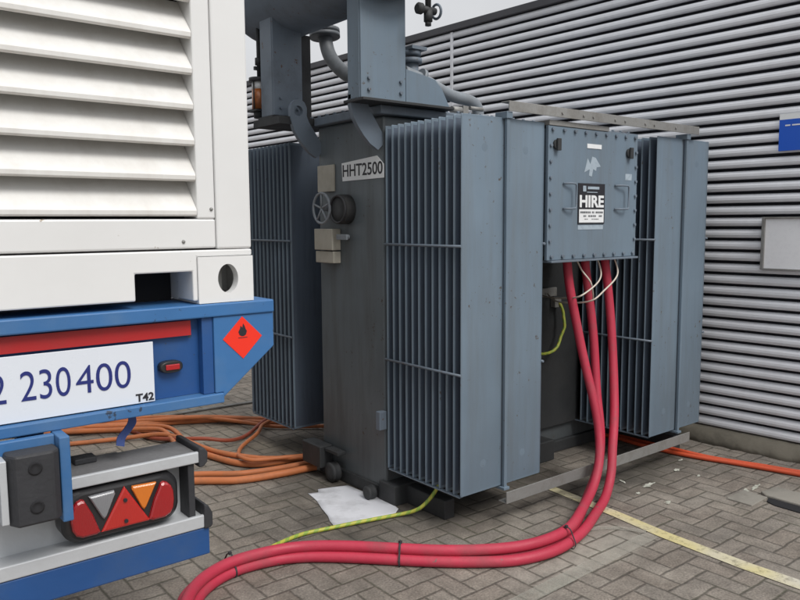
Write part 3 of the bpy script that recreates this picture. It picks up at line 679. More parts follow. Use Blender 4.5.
# lifting lugs, curved plates standing out at both left corners
def lug(y, m):
    pts = [(TX0 + .002, 1.86), (TX0 + .002, 2.045), (TX0 - .045, 2.045), (TX0 - .075, 2.06), (TX0 - .092, 2.10), (TX0 - .09, 2.145), (TX0 - .105, 2.175), (TX0 - .13, 2.190), (TX0 - .16, 2.188), (TX0 - .185, 2.168), (TX0 - .196, 2.135), (TX0 - .196, 2.08), (TX0 - .175, 2.015), (TX0 - .13, 1.950), (TX0 - .06, 1.88)]
    hole = Vector((TX0 - .145, 2.125)); r = .028
    # plate with a real round hole: quads between outline and hole ring
    n = 44; ring = []; outr = []
    def hit(a):
        d = Vector((math.cos(a), math.sin(a))); best = None
        for i in range(len(pts)):
            p, q_ = Vector(pts[i]), Vector(pts[(i + 1) % len(pts)]); e = q_ - p
            den = d.x * e.y - d.y * e.x
            if abs(den) < 1e-9: continue
            w = p - hole; t = (w.x * e.y - w.y * e.x) / den; s = (w.x * d.y - w.y * d.x) / den
            if t > 0 and -1e-6 <= s <= 1 + 1e-6 and (best is None or t < best): best = t
        return hole + d * best
    for i in range(n):
        a = 2 * math.pi * i / n; ring.append(hole + Vector((math.cos(a), math.sin(a))) * r); outr.append(hit(a))
    b_ = MB(); vs = []
    for yy in (y, y + .028):
        for L_ in (ring, outr): vs += [(p.x, yy, p.y) for p in L_]
    fs = []
    for i in range(n):
        j = (i + 1) % n
        fs += [(i, j, n + j, n + i), (2 * n + i, 3 * n + i, 3 * n + j, 2 * n + j), (n + i, n + j, 3 * n + j, 3 * n + i), (i, 2 * n + i, 2 * n + j, j)]
    b_.add(vs, fs); return b_.build('lifting_lug', m, tr)
lug(3.105, M['radside']); lug(3.69, M['radside'])

# conservator on two legs
CX, CZ, CR = 2.30, 2.885, .300
cons = MB(); cons.lathe((CX, 2.93, CZ), (0, 1, 0), [(-.05, 0.001), (-.047, .10), (-.035, .2), (-.012, .27), (0, CR), (1.18, CR), (1.20, CR + .012), (1.215, CR + .012), (1.22, CR), (1.235, .27), (1.26, .2), (1.275, .1), (1.278, .001)], 48)
conservator = cons.build('conservator', M['radside'], tr)
def leg(y, x0, x1, wing, m, back=.11):
    q = MB()
    q.box(x0, x1, y, y + .010, 2.108, CZ - .10)                    # web facing the yard
    q.box(x0 - .003, x0 + .007, y + .0105, y + back, 2.108, CZ - .05) # left flange
    q.box(x1 - .007, x1 + .003, y + .0105, y + back, 2.108, CZ - .05)
    o = q.build('conservator_leg', m, tr, .003)
    if wing:
        w = MB().prism([(x1 + .004, 2.108), (x1 + .004, 2.275), (x1 + .10, 2.262), (x1 + .20, 2.245), (x1 + .25, 2.20), (x1 + .30, 2.118), (x1 + .30, 2.108)], y + .002, y + .012, 'y'); w.build('gusset', m, o, .002)
    f = MB().box(x0 - .01, x1 + (.31 if wing else .03), y - (.03 if wing else .002), y + back + .03, 2.093, 2.107); f.build('foot_plate', M['tankdark'] , o, .002)
    b_ = MB()
    for zz in (2.15, 2.205):
        for xx in (x0 + .045, x1 - .035): b_.cyl((xx, y - .0005, zz), (xx, y - .012, zz), .009, 6)
    b_.build('leg_bolt', M['radside'], o)
    return o
leg(3.02, 2.172, 2.452, True, M['rad'])
leg(3.80, 2.125, 2.315, False, M['radside'], .14)
MB().box(2.385, 2.475, 3.96, 3.972, 2.05, 2.62).build('stay_plate', M['tankdark'], tr, .003)
MB().box(2.10, 2.48, 3.70, 4.0, 2.050, 2.0915).build('pad', M['tankdark'], tr)

# relief and oil pipes
q = MB()
pth = spline([(2.75, 4.24, 2.84), (2.75, 4.22, 2.70), (2.75, 4.17, 2.58), (2.75, 4.06, 2.48), (2.75, 3.92, 2.41), (2.75, 3.72, 2.38), (2.75, 3.5, 2.36), (2.75, 3.40, 2.28), (2.75, 3.40, 2.14)], 6)
q.tube(pth, .045, 16)
q.lathe((2.75, 4.222, 2.70), (0, 0.1, 1), [(0, .10), (.022, .10), (.023, .085), (.028, .085), (.029, .10), (.052, .10)], 24)
q.lathe((2.75, 4.24, 2.83), (0, 0, 1), [(0, .05), (.2, .05)], 16)
oil = q.build('oil_pipe', M['pipe2'], tr)
MB().tube(spline([(2.75, 4.24, 3.0), (2.62, 4.1, 3.03), (2.5, 3.95, 3.0)], 5), .045, 14).build('pipe_branch', M['pipe2'], oil)
q = MB()
q.cyl((2.69, 3.26, 2.095), (2.69, 3.26, 2.40), .038, 18); q.cyl((2.69, 3.26, 2.37), (2.69, 3.26, 2.395), .058, 18); q.cyl((2.69, 3.26, 2.41), (2.69, 3.26, 2.435), .052, 18); q.box(2.645, 2.75, 3.20, 3.32, 2.437, 2.455)
q.build('relief_valve', M['radside'], tr)
q = MB(); q.tube(spline([(2.60, 3.22, 2.31), (2.74, 3.20, 2.27), (2.92, 3.20, 2.215), (3.06, 3.20, 2.20), (3.13, 3.20, 2.17), (3.15, 3.20, 2.10)], 6), .034, 14)
q.cyl((2.70, 3.207, 2.287), (2.72, 3.205, 2.28), .055, 16); q.cyl((3.15, 3.2, 2.094), (3.15, 3.2, 2.12), .06, 16)
q.build('vent_pipe', M['pipe'], tr)
q = MB(); q.box(2.95, 2.99, 3.12, 3.16, 2.093, 2.15); q.cyl((3.0, 3.12, 2.14), (3.10, 3.12, 2.14), .012, 8); q.cyl((2.86, 3.12, 2.12), (2.93, 3.12, 2.12), .02, 10)
q.build('lid_fitting', M['greysteel'], tr)
# drain valve below the near end of the conservator
q = MB(); vx, vy, vz = 2.50, 2.90, 2.545
q.cyl((vx, vy, vz), (vx, vy, 2.80), .015, 12); q.cyl((vx, vy, vz - .055), (vx, vy, vz), .022, 12); q.cyl((vx - .055, vy, vz), (vx + .045, vy, vz), .018, 12)
q.lathe((vx - .075, vy, vz), (1, 0, 0), [(0, .018), (.01, .028), (.03, .028), (.04, .016)], 14)
q.cyl((vx, vy, vz - .075), (vx, vy, vz - .052), .017, 6)
dv = q.build('drain_valve', M['tankdark'], tr)
MB().torus((vx + .055, vy, vz + .002), (1, 0, .1), .034, .007, 20, 6).build('hand_wheel', M['radside'], dv)
MB().box(vx + .002, vx + .006, vy - .2, vy + .1, 2.79, 2.80).build('valve_stay', M['tankdark'], dv)
# silica gel breather
bx, by = 2.155, 4.02
br = MB(); br.cyl((bx, by, 2.34), (bx, by, 2.66), .012, 10); br.cyl((bx, by, 2.42), (bx, by, 2.46), .022, 10); br.box(bx - .03, bx + .004, by - .01, by + .01, 2.39, 2.41)
bro = br.build('breather', M['tankdark'], tr)
MB().cyl((bx, by, 2.322), (bx, by, 2.345), .06, 20).build('breather_cap', M['rubber'], bro)
MB().cyl((bx, by, 2.28), (bx, by, 2.3215), .044, 20).build('empty_glass', M['label'], bro)
MB().cyl((bx, by, 2.165), (bx, by, 2.2795), .044, 20).build('silica_gel', M['glass'], bro)
q = MB(); q.cyl((bx, by, 2.115), (bx, by, 2.1645), .036, 16)
for k in range(4):
    a = k * math.pi / 2 + .4; q.cyl((bx + math.cos(a) * .052, by + math.sin(a) * .052, 2.15), (bx + math.cos(a) * .052, by + math.sin(a) * .052, 2.33), .0045, 6)
q.box(bx - .055, bx + .055, by - .055, by + .055, 2.150, 2.158)
q.build('breather_cage', M['tankdark'], bro)

# earth terminal on the tank front, below the cable box
q = MB(); q.box(3.46, 3.70, TY0 - .05, TY0 - .031, 1.03, 1.085); q.box(3.66, 3.72, TY0 - .07, TY0 - .032, .96, 1.02)
q.build('terminal_bar', M['greysteel'], tr, .003)
q = MB().box(2.6, 4.2, TY0 - .03, TY0 - .0005, .18, 1.29).build('shade_panel', M['tankdark'], tr, .004)  # dark panel added for the shade on the tank front between the radiators

# ------------------------------------------------------------------ container (generator housing) on the trailer
YT = 1.90
CXL, CXR = -1.458, .982
ct = empty('generator_container', (-.24, 5.0, 1.284), 'white container with a large louvred end standing on the blue trailer', 'container')
z0c, z1c = 1.284, 3.87
q = MB()
for xa in (CXR - .103, CXL): MB().box(xa, xa + .103, YT, YT + .16, 1.430, z1c - .12).build('corner_post', M['white'], ct, .006)
# door frame stile and rails
fr = MB()
fr.box(.826, CXR - .1045, YT + .004, YT + .09, 1.512, 3.62)
fr.box(CXL + .1045, -1.305, YT + .004, YT + .09, 1.512, 3.62)
fr.box(CXL + .1045, CXR - .1045, YT + .004, YT + .09, 1.4335, 1.5115)
fr.box(CXL + .1045, CXR - .1045, YT + .004, YT + .09, 3.6205, 3.75)
fr.build('end_frame', M['white'], ct, .005)
q = MB()
for (x, zz) in ((.866, 1.538), (.785, 1.452), (.866, 2.2), (.866, 2.9), (.2, 1.452), (-.4, 1.452), (-1.0, 1.452)):
    q.lathe((x, YT + .0035, zz), (0, -1, 0), [(0, .005), (.003, .004), (.004, .001)], 10)
q.build('rivet', M['greysteel'], ct)
# louvre blades
lv = MB(); zz = 1.517
while zz < 3.60:
    lv.prism([(YT + .010, zz + .002), (YT + .004, zz + .006), (YT + .003, zz + .017), (YT + .009, zz + .026), (YT + .052, zz + .074), (YT + .0845, zz + .112), (YT + .0875, zz + .110), (YT + .056, zz + .070), (YT + .016, zz + .020), (YT + .0145, zz + .002)], -1.3045, .8255, 'x')
    zz += .0922
lv.build('louvre', M['louvre'], ct, .0012)
MB().box(-1.3045, .8255, YT + .0905, YT + .10, 1.515, 3.62).build('louvre_backing', M['void'], ct)
# bottom rail with fork pockets
FP0, FP1 = .652, .806
pl_ = [(CXR, 1.4108), (CXR, 1.4285), (CXL, 1.4285), (CXL, 1.4108), (CXL + .1625, 1.4108), (CXL + .1625, 1.292), (-1.28, 1.292), (-1.28, 1.372), (-.95, 1.372), (-.95, 1.302), (FP0, 1.302), (FP0, 1.372), (FP1, 1.372), (FP1, 1.292), (CXR - .1625, 1.292), (CXR - .1625, 1.4108)]
MB().prism(pl_, YT + .0005, YT + .11, 'y').build('bottom_rail', M['white'], ct, .004)
MB().box(FP1 + .0015, FP1 + .012, YT + .111, YT + .5, 1.29, 1.372).build('fork_pocket', M['white'], ct)
q = MB(); q.box(FP0 - .3, FP1 + .001, YT + .16, YT + .17, 1.284, 1.42); q.build('pocket_shade_plate', M['void'], ct)  # added black plate, stands for the shade inside the fork pocket
# body
q = MB(); q.box(CXL + .03, CXR - .03, YT + .161, 7.90, 1.43, 3.84)
for k in range(26):
    y = YT + .35 + k * .215
    q.box(CXR - .0295, CXR - .006, y, y + .11, 1.50, 3.76); q.box(CXL + .006, CXL + .0295, y, y + .11, 1.50, 3.76)
q.box(CXR - .06, CXR, YT + .161, 7.85, 1.30, 1.429); q.box(CXL, CXL + .06, YT + .161, 7.85, 1.30, 1.429)
q.build('body', M['white'], ct, .004)
# corner castings with an oval aperture in the end face
def casting(x0, x1, y0, y1, z0_, z1_, ax=None):
    b_ = MB(); cx, cz = (x0 + x1) / 2 + .005, (z0_ + z1_) / 2 + .002
    hx, hz = .030, .040
    n = 40; ring = []; outr = []
    for i in range(n):
        a = 2 * math.pi * i / n
        ring.append((cx + math.cos(a) * hx, cz + math.sin(a) * hz))
        d = (math.cos(a), math.sin(a)); t = min([((x1 if d[0] > 0 else x0) - cx) / d[0] if abs(d[0]) > 1e-6 else 9, ((z1_ if d[1] > 0 else z0_) - cz) / d[1] if abs(d[1]) > 1e-6 else 9])
        outr.append((cx + d[0] * t, cz + d[1] * t))
    for cxx, czz in ((x0, z0_), (x1, z0_), (x1, z1_), (x0, z1_)):
        i = min(range(n), key=lambda k: (outr[k][0] - cxx) ** 2 + (outr[k][1] - czz) ** 2); outr[i] = (cxx, czz)
    vs = [(x, y0, z_) for x, z_ in ring] + [(x, y0, z_) for x, z_ in outr] + [(x, y0 + .03 * (1 if y1 > y0 else -1), z_) for x, z_ in ring] + [(x, y1, z_) for x, z_ in outr]
    fs = []
    for i in range(n):
        j = (i + 1) % n
        fs += [(i, j, n + j, n + i), (i, 2 * n + i, 2 * n + j, j), (n + i, n + j, 3 * n + j, 3 * n + i)]
    b_.add(vs, fs); b_.add([vs[3 * n + i] for i in range(n)], [list(range(n))])
    return b_
casting(CXR - .162, CXR, YT - .004, YT + .174, 1.284, 1.410).build('corner_casting', M['white'], ct)
casting(CXL, CXL + .162, YT - .004, YT + .174, 1.284, 1.410).build('corner_casting', M['white'], ct)
casting(CXR - .162, CXR, YT - .004, YT + .174, z1c - .118, z1c).build('corner_casting', M['white'], ct)
casting(CXL, CXL + .162, YT - .004, YT + .174, z1c - .118, z1c).build('corner_casting', M['white'], ct)
for x in (CXR - .162, CXL):
    for z_ in (1.284, z1c - .118): MB().box(x, x + .162, 7.80, 7.96, z_, z_ + .118).build('corner_casting', M['white'], ct, .008)
MB().box(CXR - .10, CXR - .065, YT + .06, YT + .075, 1.315, 1.385).build('twistlock', M['greysteel'], ct)

# ------------------------------------------------------------------ trailer
tl = empty('trailer', (-.24, 5.0, 0), 'blue skeletal trailer with white number board and red tail lamp cluster', 'trailer')
XR = 1.042; XL = -1.52
q = MB(); q.box(XL, XR, YT - .012, YT + .22, 1.246, 1.2825)
q.build('deck_flange', M['blue'], tl, .004)
q = MB(); q.box(XL + .16, .862, YT + .028, YT + .034, 1.034, 1.2455)
q.build('beam_web', M['blue2'], tl)
q = MB(); q.box(XL + .16, .880, YT - .014, YT + .06, 1.006, 1.033)
q.build('beam_lower_flange', M['blue'], tl, .003)
for sgn in (1, -1):
    pts = [(.862, 1.0335), (.885, 1.0335), (.885, 1.0145), (1.042, 1.148), (1.042, 1.2455), (.862, 1.2455)]
    pts = [(.858, 1.0335), (.881, 1.0335), (.881, 1.018), (1.042, 1.148), (1.042, 1.2455), (.858, 1.2455)]
    if sgn < 0: pts = [(-.478 - x, z_) for x, z_ in pts]
    MB().prism(pts, YT - .006, YT + .07, 'y').build('end_gusset', M['blue'], tl, .003)
MB().box(.826, .8575, YT + .0, YT + .0275, 1.0335, 1.2455).build('web_stiffener', M['blue2'], tl, .002)
MB().box(XL + .17, .800, YT + .012, YT + .016, 1.200, 1.240).build('reflective_strip', M['reflect_red'], tl)
npl = MB().box(-.62, .693, YT + .006, YT + .010, 1.036, 1.194).build('number_board', M['plate'], tl, .001)
YP = YT + .0052
text('lettering', '230', .1, (.374, YP, 1.0835), (1, 0, 0), (0, 0, 1), M['navy'], npl, bold=-.0004, fit=(.112, .0715))
text('lettering', '400', .1, (.498, YP, 1.0825), (1, 0, 0), (0, 0, 1), M['navy'], npl, bold=-.0004, fit=(.134, .0700))
text('lettering', '2', .1, (.309, YP, 1.0845), (1, 0, 0), (0, 0, 1), M['navy'], npl, bold=-.0004, fit=(.034, .0705))
text('lettering', 'T42', .028, (.690, YP, 1.0415), (1, 0, 0), (0, 0, 1), M['ink'], npl, align='RIGHT', bold=.0008, sx=1.05)
# hazard placard: a diamond with flame and line
hz = MB(); c = (.943, 1.181); r = .058
hz.add([(c[0] + dx * r, YT - .0075, c[1] + dz_ * r) for dx, dz_ in ((0, 1.03), (1.03, 0), (0, -1.03), (-1.03, 0))] + [(c[0] + dx * r, YT - .0062, c[1] + dz_ * r) for dx, dz_ in ((0, 1.03), (1.03, 0), (0, -1.03), (-1.03, 0))], [(0, 1, 2, 3), (4, 7, 6, 5), (0, 4, 5, 1), (1, 5, 6, 2), (2, 6, 7, 3), (3, 7, 4, 0)])
hzo = hz.build('hazard_placard', M['orangered'], tl)
fl = MB(); pts = [(-.010, .004), (-.013, .013), (-.008, .022), (-.006, .030), (-.001, .024), (.002, .036), (.007, .027), (.009, .020), (.013, .014), (.010, .004), (.004, .0), (-.004, .0)]
fl.add([(c[0] + x, YT - .0081, c[1] + .004 + z_) for x, z_ in pts], [list(range(len(pts)))])
fl.add([(c[0] + x, YT - .0081, c[1] + z_) for x, z_ in ((-.014, -.001), (.014, -.001), (.014, .0008), (-.014, .0008))], [(0, 1, 2, 3)])
fl.build('flame_symbol', M['ink'], hzo, fixn=False)
# small marker lamp
ml = MB(); rs = []
for yy, s_ in ((YT + .028, 1), (YT + .012, 1), (YT + .006, .85)):
    rs.append([(.742 + math.copysign(abs(math.cos(2 * math.pi * i / 28)) ** .7, math.cos(2 * math.pi * i / 28)) * .032 * s_, yy, 1.120 + math.copysign(abs(math.sin(2 * math.pi * i / 28)) ** .8, math.sin(2 * math.pi * i / 28)) * .0165 * s_) for i in range(28)])
ml.rings(rs); mlo = ml.build('marker_lamp', M['housing'], tl)
MB().box(.724, .762, YT + .001, YT + .0055, 1.113, 1.128).build('lens', M['lens_red'], mlo, .002)

# lower lamp bar (aluminium channel)
YB = 1.88
q = MB(); q.box(XL + .2, .800, YB, YB + .012, .853, .8835)
q.build('shelf_lip', M['alu'], tl, .003)
MB().box(XL + .2, .795, YB + .0125, YB + .15, .866, .880).build('shelf', M['aludark'], tl, .002)
MB().box(XL + .2, .768, YB + .072, YB + .08, .70, .8655).build('lamp_bar_web', M['alu'], tl)
q = MB(); q.box(XL + .2, .812, YB, YB + .012, .668, .704); q.box(XL + .2, .808, YB + .0125, YB + .15, .688, .700)
q.build('lamp_bar_flange', M['alu'], tl, .003)
MB().box(XL + .2, .822, YB + .004, YB + .05, .588, .6665).build('underrun_bar', M['blue2'], tl, .004)
MB().box(.7685, .787, YB + .01, YB + .10, .7005, .8525).build('end_plate', M['rubber'], tl, .003)
q = MB(); q.prism([(.7955, .840), (.7955, .895), (.812, .893), (.822, .880), (.820, .852), (.808, .840)], YB - .004, YB + .16, 'y'); q.build('end_cap', M['rubber'], tl, .004)
q = MB(); q.prism([(.8045, .665), (.806, .735), (.818, .730), (.830, .706), (.830, .672), (.823, .665)], YB - .004, YB + .16, 'y'); q.build('end_cap', M['rubber'], tl, .004)
for xa in (.36, -.90): MB().box(xa, xa + .06, YB + .03, YB + .055, .884, 1.0055).build('hanger', M['blue2'], tl, .002)

MB().box(.505, .560, YB + .10, YB + .145, .8805, .896).build('latch', M['rubber'], tl, .003)
q = MB().box(.470, .640, YB + .152, YB + .20, .862, .868); q.build('hinge_plate', M['greysteel'], tl, .001)
# tail lamp cluster
def rr_(cx, cz, hx, hz_, rad, n=10):
    p = []
    for (sx, sz, a0) in ((1, 1, 0), (-1, 1, 90), (-1, -1, 180), (1, -1, 270)):
        for k in range(n + 1):
            a = R(a0 + 90 * k / n); p.append((cx + sx * (hx - rad) + math.cos(a) * rad, cz + sz * (hz_ - rad) + math.sin(a) * rad))
    return p
lc = MB(); CXL_, CZL = .591, .780; hxL, hzL = .148, .068
lc.rings([[(x, y, z_) for x, z_ in rr_(CXL_, CZL, hxL - i_, hzL - i_, .045)] for y, i_ in ((YB + .071, .0), (YB + .015, .0), (YB + .004, .008), (YB + .002, .014))], smooth=False)
tlamp = lc.build('tail_lamp', M['housing'], tl, .001)
YL = YB + .0015
def lensp(name, pts, m, d=.010):
    cx_ = sum(p[0] for p in pts) / len(pts); cz_ = sum(p[1] for p in pts) / len(pts)
    b_ = MB(); b_.rings([[(x, YL, z_) for x, z_ in pts], [(cx_ + (x - cx_) * .97, YL - d * .7, cz_ + (z_ - cz_) * .97) for x, z_ in pts], [(cx_ + (x - cx_) * .85, YL - d, cz_ + (z_ - cz_) * .85) for x, z_ in pts]], smooth=False)
    return b_.build(name, m, tlamp, .001)
def arc(cx, cz, r_, a0, a1, n=8): return [(cx + math.cos(R(a0 + (a1 - a0) * k / n)) * r_, cz + math.sin(R(a0 + (a1 - a0) * k / n)) * r_) for k in range(n + 1)]
L0, L1, Lb, Lt = CXL_ - hxL + .022, CXL_ + hxL - .022, CZL - hzL + .019, CZL + hzL - .019
lensp('reflector', [(.532, .729), (.658, .729), (.594, .836)], M['lens_tri'], .006)
LU = lambda P_: [(.443 + u * .296, .712 + v * .136) for u, v in P_]
MU = lambda P_: [(1 - u, v) for u, v in P_][::-1]
rl = [(.705, .15), (.74, .12), (.85, .12), (.90, .17), (.93, .28), (.94, .45), (.935, .62), (.915, .74), (.885, .81), (.85, .84), (.825, .82), (.76, .52)]
al = [(.79, .86), (.575, .88), (.569, .82), (.65, .42), (.67, .37), (.69, .42)]
lensp('red_lens', LU(MU(rl)), M['lens_red'], .013)
lensp('clear_lens', LU(MU(al)), M['lens_clear'])
lensp('amber_lens', LU(al), M['lens_amber'])
lensp('red_lens', LU(rl), M['lens_red'], .013)
for zz in (.800, .745):
    MB().cyl((.594, YL - .005, zz), (.594, YL - .0105, zz), .005, 10).build('screw', M['ink'], tlamp)
lensp2 = None
# blue bracket with black rubber buffer
MB().box(.432, .456, YB - .06, YB + .02, .800, 1.0055).build('buffer_bracket', M['blue'], tl, .003)
MB().box(.20, .4315, YB - .022, YB - .002, .885, 1.0055).build('buffer_plate', M['blue'], tl, .003)
q = MB(); q.prism([(.318, YB - .024), (.318, YB - .060), (.332, YB - .088), (.412, YB - .088), (.428, YB - .072), (.428, YB - .024)], .820, .986, 'z')
bf = q.build('buffer', M['rubber'], tl, .006)
for zz in (.952, .862):
    q = MB(); q.lathe((.372, YB - .0885, zz), (0, -1, 0), [(0, .015), (.002, .015), (.0022, .011), (.001, .009), (.0008, .0)], 20)
    q.build('bolt_hole', M['void'], bf)
q = MB().box(.302, .3175, YB - .07, YB - .022, .828, .975); q.build('buffer_side_plate', M['alu'], bf, .002)
# chassis, cross members and axles
for x in (-.74, .13): MB().box(x, x + .13, YT + .23, 9.4, .98, 1.245).build('chassis_rail', M['blue'], tl, .005)
for k in range(5): MB().box(XL + .1, XR - .1, 2.9 + k * 1.4, 2.98 + k * 1.4, 1.14, 1.244).build('cross_member', M['blue'], tl, .004)
for y in (6.6, 7.9):
    MB().cyl((XL + .15, y, .50), (XR - .15, y, .50), .06, 16).build('axle', M['tankdark'], tl)
    for x, s_ in ((XR - .05, -1), (XL + .05, 1)):
        wq = MB(); wq.lathe((x, y, .50), (s_, 0, 0), [(0, .28), (.0, .42), (.02, .475), (.06, .495), (.28, .495), (.32, .475), (.34, .42), (.34, .28)], 40)
        wo = wq.build('wheel', M['rubber'], tl)
        MB().lathe((x + s_ * .002, y, .50), (s_, 0, 0), [(.10, .0), (.10, .15), (.14, .2), (.02, .27), (.0, .285), (.30, .285), (.3, 0)], 32).build('rim', M['alu'], wo)
q = MB()
for x in (-.68, .19):
    for y in (6.6, 7.9): q.box(x - .02, x + .05, y - .05, y + .05, .50, .99)
q.build('suspension_hanger', M['tankdark'], tl)
for x in (-.74, .13): MB().box(x, x + .1, 9.2, 9.3, .0, .98).build('landing_leg', M['greysteel'], tl, .004)

# ------------------------------------------------------------------ cables
def cable(name, pts, r, m, label, cat, group=None, seg=14, n=8, stripes=None, smooth=12, wob=.0035):
    sp = spline(pts, n)
    ph = random.uniform(0, 50)
    for i_, p_ in enumerate(sp):
        f_ = min(1, i_ / 6, (len(sp) - 1 - i_) / 6) * (wob if p_.z < .12 else wob * 1.5)
        sp[i_] = p_ + Vector((math.sin(i_ * .55 + ph), math.cos(i_ * .43 + ph * 2), 0)) * f_
    for _ in range(smooth):                     # takes the kinks out of the run
        sp = [sp[0]] + [(sp[i - 1] + sp[i] * 2 + sp[i + 1]) / 4 for i in range(1, len(sp) - 1)] + [sp[-1]]
    b_ = MB().tube(sp, r, seg)
    o = b_.build(name, m, None, base=pts[0])
    if stripes:
        uv = o.data.uv_layers.new(name='UVMap'); d = [0]
        for i in range(1, len(sp)): d.append(d[-1] + (sp[i] - sp[i - 1]).length)
        for lp in o.data.loops:
            vi = lp.vertex_index; k = vi // seg; a = vi % seg
            uv.data[lp.index].uv = (d[min(k, len(d) - 1)] * stripes + a / seg, 0)
    return tag(o, label, cat, group)
RG = 'red power cables hanging from the cable box'
RR = .0245
low = [(3.05, 2.240, .026), (2.84, 2.145, .025), (2.662, 2.095, .025), (2.51, 2.085, .025), (2.378, 2.115, .025), (2.272, 2.165, .025), (2.104, 2.302, .025), (1.947, 2.456, .025), (1.794, 2.619, .025), (1.628, 2.769, .025), (1.468, 2.823, .025), (1.332, 2.826, .025), (1.23, 2.793, .025), (1.14, 2.727, .025), (1.071, 2.643, .025), (.95, 2.40, .025), (.86, 2.1, .025), (.80, 1.7, .025), (.7, 1.2, .025)]
upr = [(3.074, 2.309, .080), (2.821, 2.181, .068), (2.665, 2.128, .067), (2.484, 2.122, .067), (2.297, 2.189, .067), (2.117, 2.317, .067), (1.96, 2.472, .067), (1.807, 2.637, .067), (1.635, 2.778, .067), (1.469, 2.823, .067), (1.325, 2.828, .067), (1.213, 2.791, .067), (1.107, 2.714, .067), (1.024, 2.603, .067), (.91, 2.40, .067), (.82, 2.1, .067), (.76, 1.7, .067), (.66, 1.2, .067)]
v3 = [(3.55, 2.60, 1.36), (3.575, 2.6, 1.265), (3.597, 2.56, .876), (3.529, 2.48, .491), (3.434, 2.42, .29), (3.365, 2.375, .17), (3.29, 2.335, .083), (3.18, 2.288, .038)]
v1 = [(3.22, 2.6, 1.36), (3.233, 2.6, 1.279), (3.251, 2.58, 1.071), (3.3, 2.54, .795), (3.318, 2.47, .523), (3.318, 2.425, .363), (3.275, 2.39, .24), (3.19, 2.345, .135)]
v2 = [(3.40, 2.62, 1.36), (3.413, 2.62, 1.271), (3.439, 2.60, 1.056), (3.455, 2.57, .768), (3.430, 2.53, .485), (3.40, 2.47, .300), (3.31, 2.42, .16), (3.15, 2.37, .05)]
rear = []
for i, p in enumerate(low):
    a = Vector(low[max(i - 1, 0)]); c_ = Vector(low[min(i + 1, len(low) - 1)]); t = (c_ - a).normalized()
    nrm = Vector((t.y, -t.x, 0))
    if nrm.dot(Vector(p) - Vector((0, 0, .025))) < 0: nrm = -nrm
    q_ = Vector(p) + nrm * .050; rear.append((q_.x, q_.y, .025))
cable('red_power_cable', v3 + low, RR, M['red'], 'rightmost red power cable hanging from the cable box, nearest on the ground', 'cable', RG, smooth=34)
cable('red_power_cable', v1 + upr, RR, M['red'], 'leftmost red power cable hanging from the cable box, lying on top of the bundle', 'cable', RG, smooth=30)
cable('red_power_cable', v2 + rear[1:], RR, M['red'], 'middle red power cable of three, hidden behind the others on the ground', 'cable', RG, smooth=30)
# cable ties round the bundle
def tie_at(c, t, label):
    c = Vector(c); t = Vector(t).normalized(); a = Vector((-t.y, t.x, 0)).normalized(); upv = Vector((0, 0, 1))
    # convex loop around the three cables (section plane a/up)
    pts2 = []
    cs = [(-.0, .025), (.050, .025), (.020, .068)]
    R_ = RR + .0035
    hull = []
    for k in range(40):
        th = 2 * math.pi * k / 40; d = (math.cos(th), math.sin(th))
        best = max(cs, key=lambda p: p[0] * d[0] + p[1] * d[1]); hull.append((best[0] + d[0] * R_, best[1] + d[1] * R_))
    b_ = MB(); o0 = len(b_.v)
    rings = []
    for w_, rr in ((-.004, 0), (-.004, .002), (.004, .002), (.004, 0)):
        ring = []
        for (x, y) in hull:
            ring.append(c + a * x + upv * max(.001, y) + t * w_ + (a * (x - .02) + upv * (y - .04)).normalized() * rr)
        rings.append(ring)
    rings.append(rings[0])
    b_.rings(rings, 0, False, True, False)
    b_.box(-.006, .006, -.006, .006, -.006, .006, 0, Matrix.Translation(c + a * .02 + upv * (.068 + RR + .006)))
    tag(b_.build('cable_tie', M['rubber'], None, base=tuple(c)), label, 'cable tie', 'black ties binding the red cables')
def away(i):
    a = Vector(low[i - 1]); c_ = Vector(low[i + 1]); t = (c_ - a).normalized(); n_ = Vector((-t.y, t.x, 0))
    if n_.dot(Vector((low[i][0], low[i][1], 0))) < 0: t = -t
    return (low[i][0], low[i][1], 0), t
c_, t_ = away(7); tie_at(c_, t_, 'black tie round the red cables in front of the white sheet')
c_, t_ = away(2); tie_at(c_, t_, 'black tie round the red cables at their bend near the yellow line')
c_, t_ = away(11); tie_at(c_, t_, 'black tie round the red cables beside the trailer bumper')

WG = 'thin pale wires among the red cables'
cable('pale_wire', [(3.25, 2.58, 1.33), (3.286, 2.56, 1.262), (3.29, 2.51, 1.20), (3.345, 2.505, 1.127), (3.40, 2.55, 1.06)], .0045, M['wire'], 'thin pale wire crossing between the left and middle red cables', 'wire', WG, 8)
cable('pale_wire', [(3.42, 2.57, 1.33), (3.46, 2.55, 1.251), (3.40, 2.50, 1.182), (3.268, 2.49, 1.122), (3.223, 2.52, 1.091), (3.35, 2.8, 1.06), (3.5, 3.04, 1.06)], .0045, M['wire'], 'thin pale wire looping round the middle red cable', 'wire', WG, 8)
cable('pale_wire', [(3.56, 2.56, 1.33), (3.60, 2.535, 1.249), (3.53, 2.49, 1.187), (3.40, 2.48, 1.118), (3.309, 2.50, 1.063), (3.40, 2.8, 1.03), (3.6, 3.04, 1.05)], .0045, M['wire'], 'thin pale wire looping in front of the rightmost red cable', 'wire', WG, 8)
cable('earth_cable', [(3.70, 3.03, .99), (3.72, 3.01, .92), (3.715, 3.0, .85), (3.69, 3.0, .775), (3.629, 3.0, .70), (3.534, 3.0, .683), (3.396, 3.0, .712), (3.2, 3.03, .80)], .0095, M['earth'], 'green yellow earth cable hanging from the terminal below the cable box', 'cable', None, 10, 8, 22)
